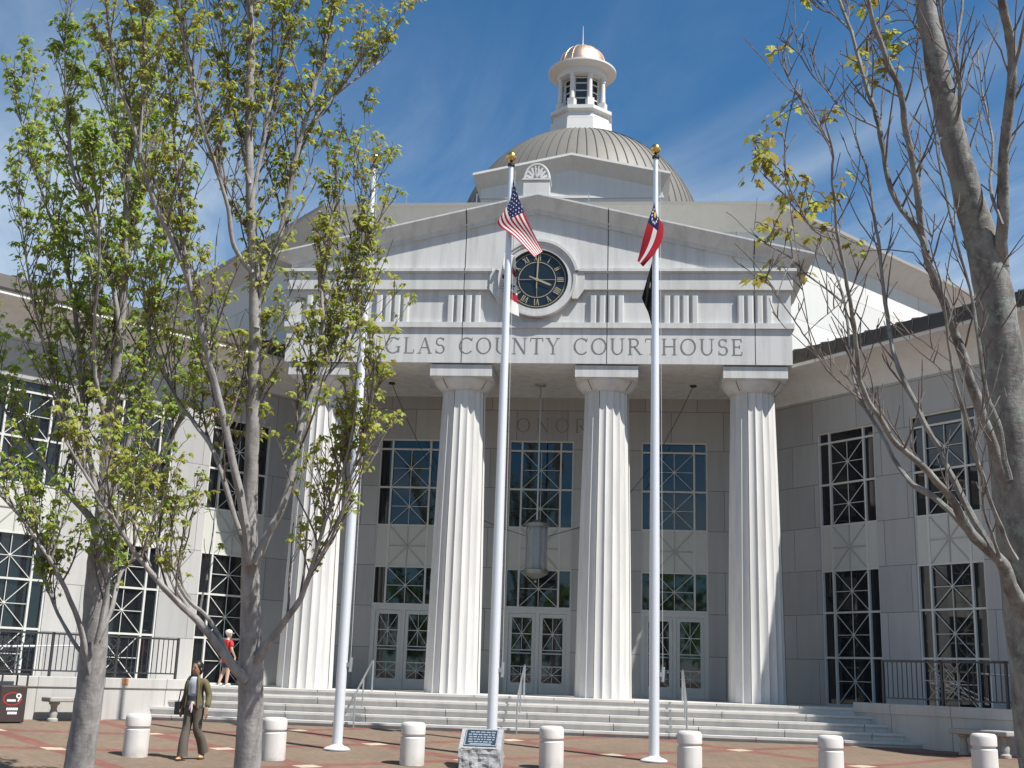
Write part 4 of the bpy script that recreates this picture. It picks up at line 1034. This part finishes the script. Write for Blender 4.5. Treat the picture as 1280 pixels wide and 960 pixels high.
m.build('nose_and_ears', SK2, K)
m = MB()
for s_ in (-1, 1): m.ball((h2[0] + s_ * .026, h2[1] - .074, h2[2] + .005), .009, 8)
m.build('eyes', bpy.data.materials['eye_white'], K)
m = MB(); m.ball((-.07, -.06, .035), .045, 12, 0, (.85, 1.9, .8)); m.ball((.078, .03, .04), .045, 12, 0, (.85, 1.9, .8)); m.build('shoes', M['white'], K)

# ------------------------------------------------------------------ trees
def bark(name, c0, c1, sc_, lich=None):
    t = NT(name); o = t.coord('Object')
    n1 = t.noise(t.scale(o, (sc_, sc_, sc_ * .35)), 1, 6, .65); n2 = t.noise(t.scale(o, (7, 7, 20)), 1, 5, .7)
    c = t.mix(t.ramp(n1, [(.32, 0.), (.68, 1.)]), c0, c1); c = t.mix(t.ramp(n2, [(.55, 0.), (.75, .38)]), c, tuple(x * .45 for x in c0))
    if lich: c = t.mix(t.ramp(t.noise(o, lich[0], 6, .75), [(.50, 0.), (.60, .8)]), c, lich[1])
    t.base(c).set(Roughness=.85); t.b.inputs['Specular IOR Level'].default_value = .25; t.bump(t.math('ADD', n1, t.math('MULTIPLY', n2, .5)), .6, .02); return t.m
def leafmat(name, col, tcol):
    t = NT(name); o = t.coord('Object'); n1 = t.noise(o, 3.5, 3, .6)
    c = t.mix(n1, tuple(x * .75 for x in col), tuple(min(1, x * 1.25) for x in col)); t.base(c).set(Roughness=.5); t.b.inputs['Specular IOR Level'].default_value = .3
    tr = t.node('ShaderNodeBsdfTranslucent'); tr.inputs[0].default_value = (*tcol, 1); ms = t.node('ShaderNodeMixShader'); ms.inputs[0].default_value = .42
    t.link(t.b.outputs[0], ms.inputs[1]); t.link(tr.outputs[0], ms.inputs[2]); t.link(ms.outputs[0], t.out.inputs[0]); return t.m
BK1 = bark('maple_bark', (.185, .175, .166), (.375, .36, .345), 9)
BK3 = bark('lichen_bark', (.095, .092, .087), (.285, .275, .26), 11, (13, (.25, .285, .255)))
TWG = bark('twig_bark', (.10, .082, .072), (.22, .19, .17), 20)
LF = [leafmat('leaf_yellow_green', (.32, .34, .075), (.56, .58, .10)), leafmat('leaf_green', (.18, .27, .055), (.40, .57, .09)), leafmat('leaf_bronze', (.23, .19, .055), (.42, .35, .09)), leafmat('leaf_deep_green', (.075, .145, .028), (.20, .38, .04))]
LOBE = [(0, 0), (.16, -.10), (.42, -.06), (.30, .16), (.56, .42), (.30, .44), (.20, .62), (0, 1.), (-.20, .62), (-.30, .44), (-.56, .42), (-.30, .16), (-.42, -.06), (-.16, -.10)]
def add_leaf(m, p, d, n_, size, mi):
    """p stalk end, d direction of the midrib, n_ rough normal"""
    d = d.normalized(); x = d.cross(n_); x = x.normalized() if x.length > 1e-4 else d.orthogonal().normalized(); nn_ = x.cross(d)
    o = len(m.v); cu_ = random.uniform(.05, .30)
    for u, v in LOBE:
        q = p + x * (u * size) + d * (v * size) - nn_ * (size * cu_ * (abs(u) * .9 + v * v * .6)); m.v.append(tuple(q))
    m.f.append((0 + o, 1 + o, 2 + o, 3 + o, 4 + o, 5 + o, 6 + o, 7 + o)); m.f.append((0 + o, 7 + o, 8 + o, 9 + o, 10 + o, 11 + o, 12 + o, 13 + o)); m.m += [mi, mi]; m.sm += [False, False]
def cluster(tw, lv, p, size, rnd, pal, n=(5, 9)):
    for _ in range(rnd.randint(*n)):
        a = rnd.uniform(0, 2 * PI); out = Vector((math.cos(a), math.sin(a), rnd.uniform(-.1, .7))); L = size * rnd.uniform(.5, 1.1)
        e_ = p + out * L
        s_ = size * rnd.uniform(.35, 1.3); add_leaf(lv, e_, Vector((out.x * .7, out.y * .7, -rnd.uniform(.25, 1.1))), Vector((out.x * .4, out.y * .4, 1)), s_, rnd.choice(pal))
def rndh(rnd):
    a = rnd.uniform(0, 2 * PI); return Vector((math.cos(a), math.sin(a), 0))
def twig_path(p, d, L, rnd, up=.35, n=5, wob=.13):
    pts = [p.copy()]; d = d.normalized()
    for _ in range(n):
        d = (d + Vector((rnd.gauss(0, wob), rnd.gauss(0, wob), rnd.gauss(0, wob) + up / n))).normalized(); pts.append(pts[-1] + d * (L / n))
    return pts
def make_tree(name, label, limbs, barkm, D, seed, leafy, leaf, pal, sec_step, sec_len, twig_n, spread=.55, wob=.13, tws=1., extra=()):
    """limbs: (pixel polyline with width in px per point, end depth offset, shoots?)"""
    rnd = random.Random(seed); tk, tw, lv = MB(), MB(), MB(); base = None
    allp = []
    for li, (poly, dd0, dd, shoots) in enumerate(limbs):
        n = len(poly); P = []; Rr = []
        for i, (x, y, w_) in enumerate(poly):
            d_ = D + dd0 + (dd - dd0) * (i / (n - 1)) ** 1.2; P.append(at(x, y, d_)); Rr.append(w_ * ((.5 if w_ > 24 else lerp(.40, .5, w_ / 24)) - (.05 if D > 10 else .02)) / FPX * d_)
        if base is None: base = Vector((P[0].x, P[0].y, gz(P[0].x, P[0].y)))
        sub = 5; C_ = crom(P, sub); rr = []
        for i in range(n - 1):
            for k in range(sub): rr.append(lerp(Rr[i], Rr[i + 1], k / sub))
        rr.append(Rr[-1]); allp += C_[3:]
        if li == 0: rr[0] *= 1.25
        ns = 18 if Rr[0] > .08 else 10 if Rr[0] > .03 else 7
        tk.tube([p - base for p in C_], rr, ns)
        if not shoots: continue
        L = 0; nxt = sec_step * rnd.uniform(.2, 1); tot = sum((C_[i + 1] - C_[i]).length for i in range(len(C_) - 1))
        for i in range(len(C_) - 1):
            seg = (C_[i + 1] - C_[i]); sl_ = seg.length
            while L + sl_ > nxt:
                f = (nxt - L) / sl_; p = C_[i] + seg * f; prog = nxt / tot; nxt += sec_step * rnd.uniform(.6, 1.4)
                if prog < shoots: continue
                tg = seg.normalized(); d = tg * .6 + Vector((0, 0, .8)) + rndh(rnd) * rnd.uniform(.3, 1.2) * spread * 1.6
                Ls = rnd.uniform(*sec_len) * (1.15 - .55 * prog); r0 = min(max(rr[i] * .6, .004), .006 + .007 * Ls)
                path = twig_path(p, d, Ls, rnd, .35, 7, wob); allp += path[2:]; rs = [lerp(r0 * tws, .0034 * tws, q / 7) for q in range(8)]
                tw.tube([q - base for q in path], rs, 5, 0, False)
                nt = rnd.randint(*twig_n)
                for q in range(nt):
                    u = rnd.uniform(.18, 1); k = min(6, int(u * 7)); pp = path[k].lerp(path[k + 1], u * 7 - k); td = (path[k + 1] - path[k]).normalized()
                    d2 = td * .6 + rndh(rnd) * .8 + Vector((0, 0, .45)); L2 = rnd.uniform(.10, .42) * (1.2 - .6 * u) * (Ls / 1.2) ** .5
                    pth = twig_path(pp, d2, L2, rnd, .5, 4, wob); tw.tube([z - base for z in pth], [.0052 * tws, .0046 * tws, .004 * tws, .0034 * tws, .0028 * tws], 4, 0, False)
                    if rnd.random() < leafy: cluster(tw, lv, pth[-1] - base, leaf, rnd, pal)
                    if rnd.random() < leafy * .55: cluster(tw, lv, pth[2] - base, leaf * .85, rnd, pal, (2, 4))
                if rnd.random() < leafy: cluster(tw, lv, path[-1] - base, leaf, rnd, pal)
            L += sl_
    for px_, py_, d_, n_ in extra:
        for q in range((n_ * 2 + 2) // 3):
            c = at(px_ + rnd.gauss(0, 11), py_ + rnd.gauss(0, 9), D + d_); near = min(allp, key=lambda z: (z - c).length_squared)
            c = near.lerp(c, min(1., .30 / max(.01, (c - near).length)))
            tw.tube([near - base, near.lerp(c, .5) - base + Vector((0, 0, .015)), c - base], [.0035, .003, .0028], 5, 0, False)
            cluster(tw, lv, c - base, leaf * rnd.uniform(.8, 1.2), rnd, pal, (5, 8))
    for i, v in enumerate(tk.v):
        q = Vector(v); q += mnoise.noise_vector(q * 5.5) * .011 + mnoise.noise_vector(q * 17) * .005; tk.v[i] = tuple(q)
    T_ = empty(name, base, 0, label, 'tree')
    tk.build('trunk', barkm, T_); tw.build('branches', TWG, T_)
    return T_, lv, tw, base, rnd

# second tree from the left (in front of the left column)
t2 = [
 ([(305, 1040, 42), (309, 960, 37), (313, 890, 35), (314, 825, 34), (313, 740, 25), (312, 650, 22), (315, 560, 20), (318, 450, 19), (318, 350, 16), (313, 250, 14), (311, 150, 13), (314, 60, 12), (312, -40, 10), (318, -200, 7), (316, -330, 3)], 0, .1, .34),
 ([(312, 705, 16), (307, 657, 14), (284, 543, 12), (264, 462, 11), (240, 364, 10), (219, 309, 9), (191, 248, 8), (175, 191, 7), (162, 142, 6), (144, 97, 5), (137, 40, 4), (128, -40, 3)], -.1, -1.0, .2),
 ([(175, 191, 5), (179, 106, 4), (181, 40, 3), (186, -40, 2)], -.8, -.5, .05),
 ([(306, 850, 17), (291, 832, 14), (253, 783, 11), (213, 743, 10), (173, 697, 8), (143, 650, 7), (134, 637, 6), (105, 590, 5), (82, 552, 3)], -.1, -1.3, .25),
 ([(292, 832, 8), (262, 775, 7), (232, 745, 6), (205, 690, 5), (185, 660, 4), (165, 600, 2.5)], -.2, -.3, .3),
 ([(318, 705, 15), (337, 665, 13), (358, 620, 12), (374, 543, 10), (386, 502, 9), (400, 462, 7), (404, 400, 6), (402, 330, 5), (415, 270, 4), (422, 215, 2.5)], -.1, .8, .2),
 ([(322, 825, 15), (333, 807, 12), (354, 779, 11), (376, 748, 9), (387, 717, 7), (400, 673, 6), (418, 620, 5), (436, 560, 4), (446, 500, 3)], -.1, -.8, .18),
 ([(387, 717, 5), (420, 660, 4.5), (440, 590, 4), (462, 520, 3), (470, 440, 2)], -.4, -1.0, .1),
 ([(320, 410, 12), (325, 357, 10), (349, 297, 9), (374, 179, 8), (390, 122, 7), (406, 53, 6), (418, 0, 5), (430, -60, 3)], 0, .9, .15),
 ([(374, 179, 6), (400, 140, 5), (430, 110, 4), (462, 88, 3), (490, 62, 2)], .5, 1.1, .1),
 ([(316, 340, 9), (293, 309, 8), (285, 260, 7), (268, 203, 6.5), (252, 154, 6), (238, 90, 5), (225, 20, 4), (216, -50, 3)], 0, -.7, .15),
 ([(308, 680, 11), (299, 661, 10), (268, 567, 8), (244, 530, 7), (220, 498, 6), (203, 455, 5), (187, 421, 4), (178, 350, 2.5)], -.1, .7, .2),
 ([(374, 543, 5), (392, 480, 4.5), (415, 430, 4), (432, 370, 3.5), (446, 300, 3), (458, 240, 2.5), (470, 195, 1.5)], .4, 1.2, .02),
 ([(386, 502, 5), (410, 470, 4), (440, 425, 3.5), (455, 350, 3), (466, 290, 2)], .5, 1.0, .02),
 ([(313, 260, 7), (325, 200, 6), (338, 130, 5), (352, 60, 4), (358, -20, 3)], 0, .5, .1),
 ([(312, 230, 6), (300, 170, 5), (285, 100, 4), (278, 20, 3), (270, -50, 2)], 0, .6, .1),
 ([(240, 364, 5), (228, 290, 4.5), (222, 220, 4), (214, 140, 3), (208, 70, 2)], -.5, .1, .1),
]
T2, lv, tw, bs, rnd = make_tree('maple_tree', 'grey trunked maple with sparse yellow-green leaves in front of the leftmost column', t2, BK1, 13.6, 11, .70, .060, [0, 0, 0, 1, 2], .108, (.5, 1.6), (4, 9), .42, .09)
lv.build('crown', LF, T2)
t1 = [
 ([(88, 1020, 46), (100, 950, 40), (112, 865, 37), (118, 800, 36), (121, 740, 34), (126, 680, 30), (130, 625, 19), (135, 540, 16), (148, 440, 14), (155, 340, 13), (160, 240, 11), (165, 190, 8), (180, 120, 5), (186, 60, 3)], 0, .2, .42),
 ([(112, 840, 14), (107, 813, 11), (97, 773, 9), (70, 713, 7), (40, 667, 5), (20, 640, 4), (-20, 600, 3)], -.1, -.8, .35),
 ([(122, 690, 16), (114, 649, 12), (73, 604, 8), (33, 551, 6), (5, 510, 4), (-15, 460, 3)], 0, .8, .2),
 ([(150, 420, 9), (142, 362, 8), (118, 285, 7), (93, 220, 6), (87, 175, 5), (83, 138, 4), (81, 80, 3), (83, 40, 2)], 0, -.6, .12),
 ([(128, 640, 12), (112, 570, 9), (102, 490, 8), (96, 410, 7), (84, 340, 6), (62, 270, 5), (40, 200, 4), (22, 130, 3), (18, 95, 2)], 0, .9, .15),
 ([(112, 600, 7), (80, 520, 6), (58, 440, 5), (40, 370, 4), (30, 300, 3), (20, 230, 2)], .2, -.7, .1),
 ([(130, 650, 12), (146, 600, 9), (165, 540, 8), (182, 470, 6), (196, 400, 5), (205, 330, 4), (214, 260, 3)], 0, .8, .15),
 ([(128, 690, 10), (150, 655, 8), (182, 610, 6), (210, 560, 5), (232, 500, 4), (246, 430, 3)], 0, 1.1, .15),
 ([(122, 800, 10), (140, 760, 8), (152, 715, 6), (178, 690, 5), (200, 668, 3)], -.1, .8, .2),
 ([(120, 805, 8), (134, 735, 6), (145, 690, 5), (160, 640, 4), (168, 590, 2.5)], -.2, -.6, .2),
 ([(114, 830, 8), (84, 790, 6), (58, 730, 5), (52, 690, 4), (30, 610, 3)], .1, 1.0, .25),
 ([(155, 330, 6), (170, 280, 5), (182, 220, 4), (194, 160, 3)], .1, .8, .1),
 ([(160, 260, 5), (148, 200, 4), (138, 150, 3), (128, 100, 2)], .1, -.5, .1),
 ([(135, 540, 7), (120, 470, 6), (118, 400, 5), (124, 330, 4), (122, 250, 3), (112, 180, 2)], .0, -1.0, .1),
]
T1, lv, tw, bs, rnd = make_tree('maple_tree', 'grey trunked maple with fuller green leaves at the far left', t1, BK1, 17.0, 23, .66, .074, [1, 1, 0, 1, 0], .115, (.6, 1.7), (5, 10), .45, .09)
lv.build('crown', LF, T1)
t3 = [
 ([(1345, 1290, 95), (1330, 1100, 85), (1305, 880, 78), (1290, 740, 74), (1274, 620, 66), (1258, 500, 56), (1246, 390, 50), (1222, 285, 38), (1195, 187, 34), (1177, 109, 30), (1161, 31, 26), (1145, -60, 22), (1128, -200, 15), (1118, -330, 6)], 0, .2, .5),
 ([(1250, 400, 24), (1251, 330, 20), (1252, 281, 17), (1255, 187, 15), (1264, 109, 14), (1263, 47, 13), (1252, 0, 12), (1240, -80, 8), (1232, -200, 3)], .1, -.5, .3),
 ([(1272, 640, 26), (1255, 597, 17), (1239, 550, 15), (1217, 487, 14), (1199, 431, 13), (1180, 378, 12), (1158, 316, 11), (1146, 234, 10), (1130, 147, 9), (1117, 94, 8), (1092, 31, 7), (1078, -30, 5)], 0, -.5, .3),
 ([(1158, 316, 9), (1149, 290, 9), (1114, 237, 8.5), (1099, 156, 8), (1083, 103, 7), (1064, 40, 6), (1049, 0, 5), (1040, -40, 3)], -.3, .2, .15),
 ([(1310, 860, 34), (1285, 780, 26), (1266, 739, 21), (1251, 701, 17), (1217, 671, 14), (1190, 625, 12), (1160, 590, 10), (1123, 556, 9), (1100, 525, 8), (1078, 485, 7.5), (1069, 430, 7), (1066, 394, 6), (1049, 300, 5), (1042, 240, 4), (1041, 187, 3.5), (1030, 140, 2)], 0, -.9, .3),
 ([(1251, 701, 14), (1225, 665, 11), (1192, 600, 9), (1177, 566, 8), (1146, 512, 7.5), (1121, 450, 7), (1110, 394, 6.5), (1097, 300, 5), (1086, 225, 4), (1072, 180, 3), (1058, 140, 2.5)], -.2, .5, .3),
 ([(1217, 671, 10), (1169, 622, 9), (1141, 604, 8), (1121, 579, 7), (1099, 537, 6), (1074, 494, 5.5), (1064, 444, 5), (1055, 378, 4), (1040, 335, 3), (1027, 309, 2.5)], -.1, .8, .35),
 ([(1268, 700, 9), (1250, 660, 7), (1227, 597, 6.5), (1208, 525, 6), (1192, 469, 5), (1185, 425, 4), (1176, 350, 3), (1160, 300, 2)], -.3, -.9, .3),
 ([(1262, 600, 10), (1249, 537, 8), (1233, 494, 7), (1224, 431, 6), (1212, 360, 5), (1195, 300, 4), (1172, 190, 3), (1150, 90, 2)], -.3, -.4, .2),
 ([(1049, 300, 3.5), (1020, 290, 3), (995, 252, 2.8), (975, 215, 2.5), (945, 188, 2)], -.5, -.7, .05),
 ([(1042, 187, 3), (1020, 150, 2.8), (1000, 120, 2.5), (983, 95, 2.2), (978, 62, 1.8)], -.5, -.2, .05),
 ([(1097, 160, 3.5), (1060, 140, 3), (1030, 110, 2.6), (1000, 70, 2.2), (972, 45, 1.8)], 0, .5, .05),
 ([(1064, 40, 3.5), (1045, 20, 3), (1022, 8, 2.5), (1005, -10, 2)], .1, .4, .05),
 ([(1055, 378, 3.5), (1010, 345, 3), (985, 320, 2.6), (950, 300, 2), (938, 285, 1.5)], .4, .7, .05),
 ([(1080, 500, 3.5), (1040, 470, 3), (1010, 425, 2.6), (985, 390, 2.2), (955, 345, 1.6)], -.4, -1.0, .05),
 ([(1252, 281, 6), (1238, 235, 5), (1242, 180, 4), (1230, 120, 3), (1222, 60, 2)], -.1, .5, .1),
 ([(1262, 109, 6), (1275, 60, 5), (1285, 0, 4), (1290, -60, 3)], -.3, -.6, .1),
 ([(1195, 187, 7), (1200, 120, 5.5), (1196, 60, 5), (1202, 0, 4), (1205, -60, 3)], .2, .6, .1),
 ([(1190, 170, 6), (1200, 110, 5), (1178, 40, 4), (1170, -20, 3)], .1, -.4, .1),
 ([(1251, 701, 6), (1230, 640, 4), (1225, 590, 3), (1215, 540, 2)], -.2, -.7, .1),
]
EXTRA = ((1098, 30, .3, 5), (1088, 60, .3, 5), (1112, 88, .3, 6), (1100, 68, .3, 4), (1120, 45, .25, 3), (1083, 76, .1, 2), (1012, 5, .4, 4), (1062, 0, .3, 2), (972, 70, .0, 2), (960, 185, -.6, 5), (945, 190, -.6, 4), (975, 210, -.6, 5), (955, 205, -.7, 4), (1000, 228, -.5, 5),
                      (1015, 255, -.5, 6), (1040, 245, -.6, 5), (985, 250, -.4, 4), (965, 285, .6, 4), (945, 280, .7, 3), (995, 300, .5, 4), (1020, 292, .4, 3), (983, 138, -.3, 3), (968, 150, -.4, 2), (1030, 140, -.2, 2), (1172, 48, .3, 2), (1075, 315, -.2, 2), (955, 345, -.9, 2), (1003, 345, .5, 2), (1210, 150, .2, 1))
T3, lv, tw, bs, rnd = make_tree('maple_tree', 'close, nearly bare lichen-spotted maple leaning in at the right edge', t3, BK3, 6.5, 37, .0, .046, [0, 2, 2, 0], .10, (.16, .62), (0, 3), .72, .075, .72, EXTRA)
lv.build('crown', LF, T3)

# belt of trees across the street, behind the viewer (seen mirrored in the glass)
rnd = random.Random(3); m = MB(); 
for k in range(46):
    x = -110 + k * 5 + rnd.uniform(-2, 2); y = -95 + rnd.uniform(-8, 8); h_ = rnd.uniform(7, 13); m.tube([(x, y, -.6), (x, y, h_ * .6)], [.3, .12], 6, 0)
    for q in range(150):
        a = rnd.uniform(0, 2 * PI); r_ = 3.6 * rnd.random() ** .5; z = h_ * rnd.uniform(.25, 1); r_ *= 1.1 - abs(z / h_ - .55)
        p = Vector((x + r_ * math.cos(a), y + r_ * math.sin(a), z)); add_leaf(m, p, Vector((rnd.gauss(0, 1), rnd.gauss(0, 1), rnd.gauss(0, 1))), Vector((rnd.gauss(0, 1), rnd.gauss(0, 1), 1)), rnd.uniform(.6, 1.3), 1)
tag(m.build('treeline', [BK1, LF[3]]), 'distant belt of trees across the street', None, None, 'stuff')
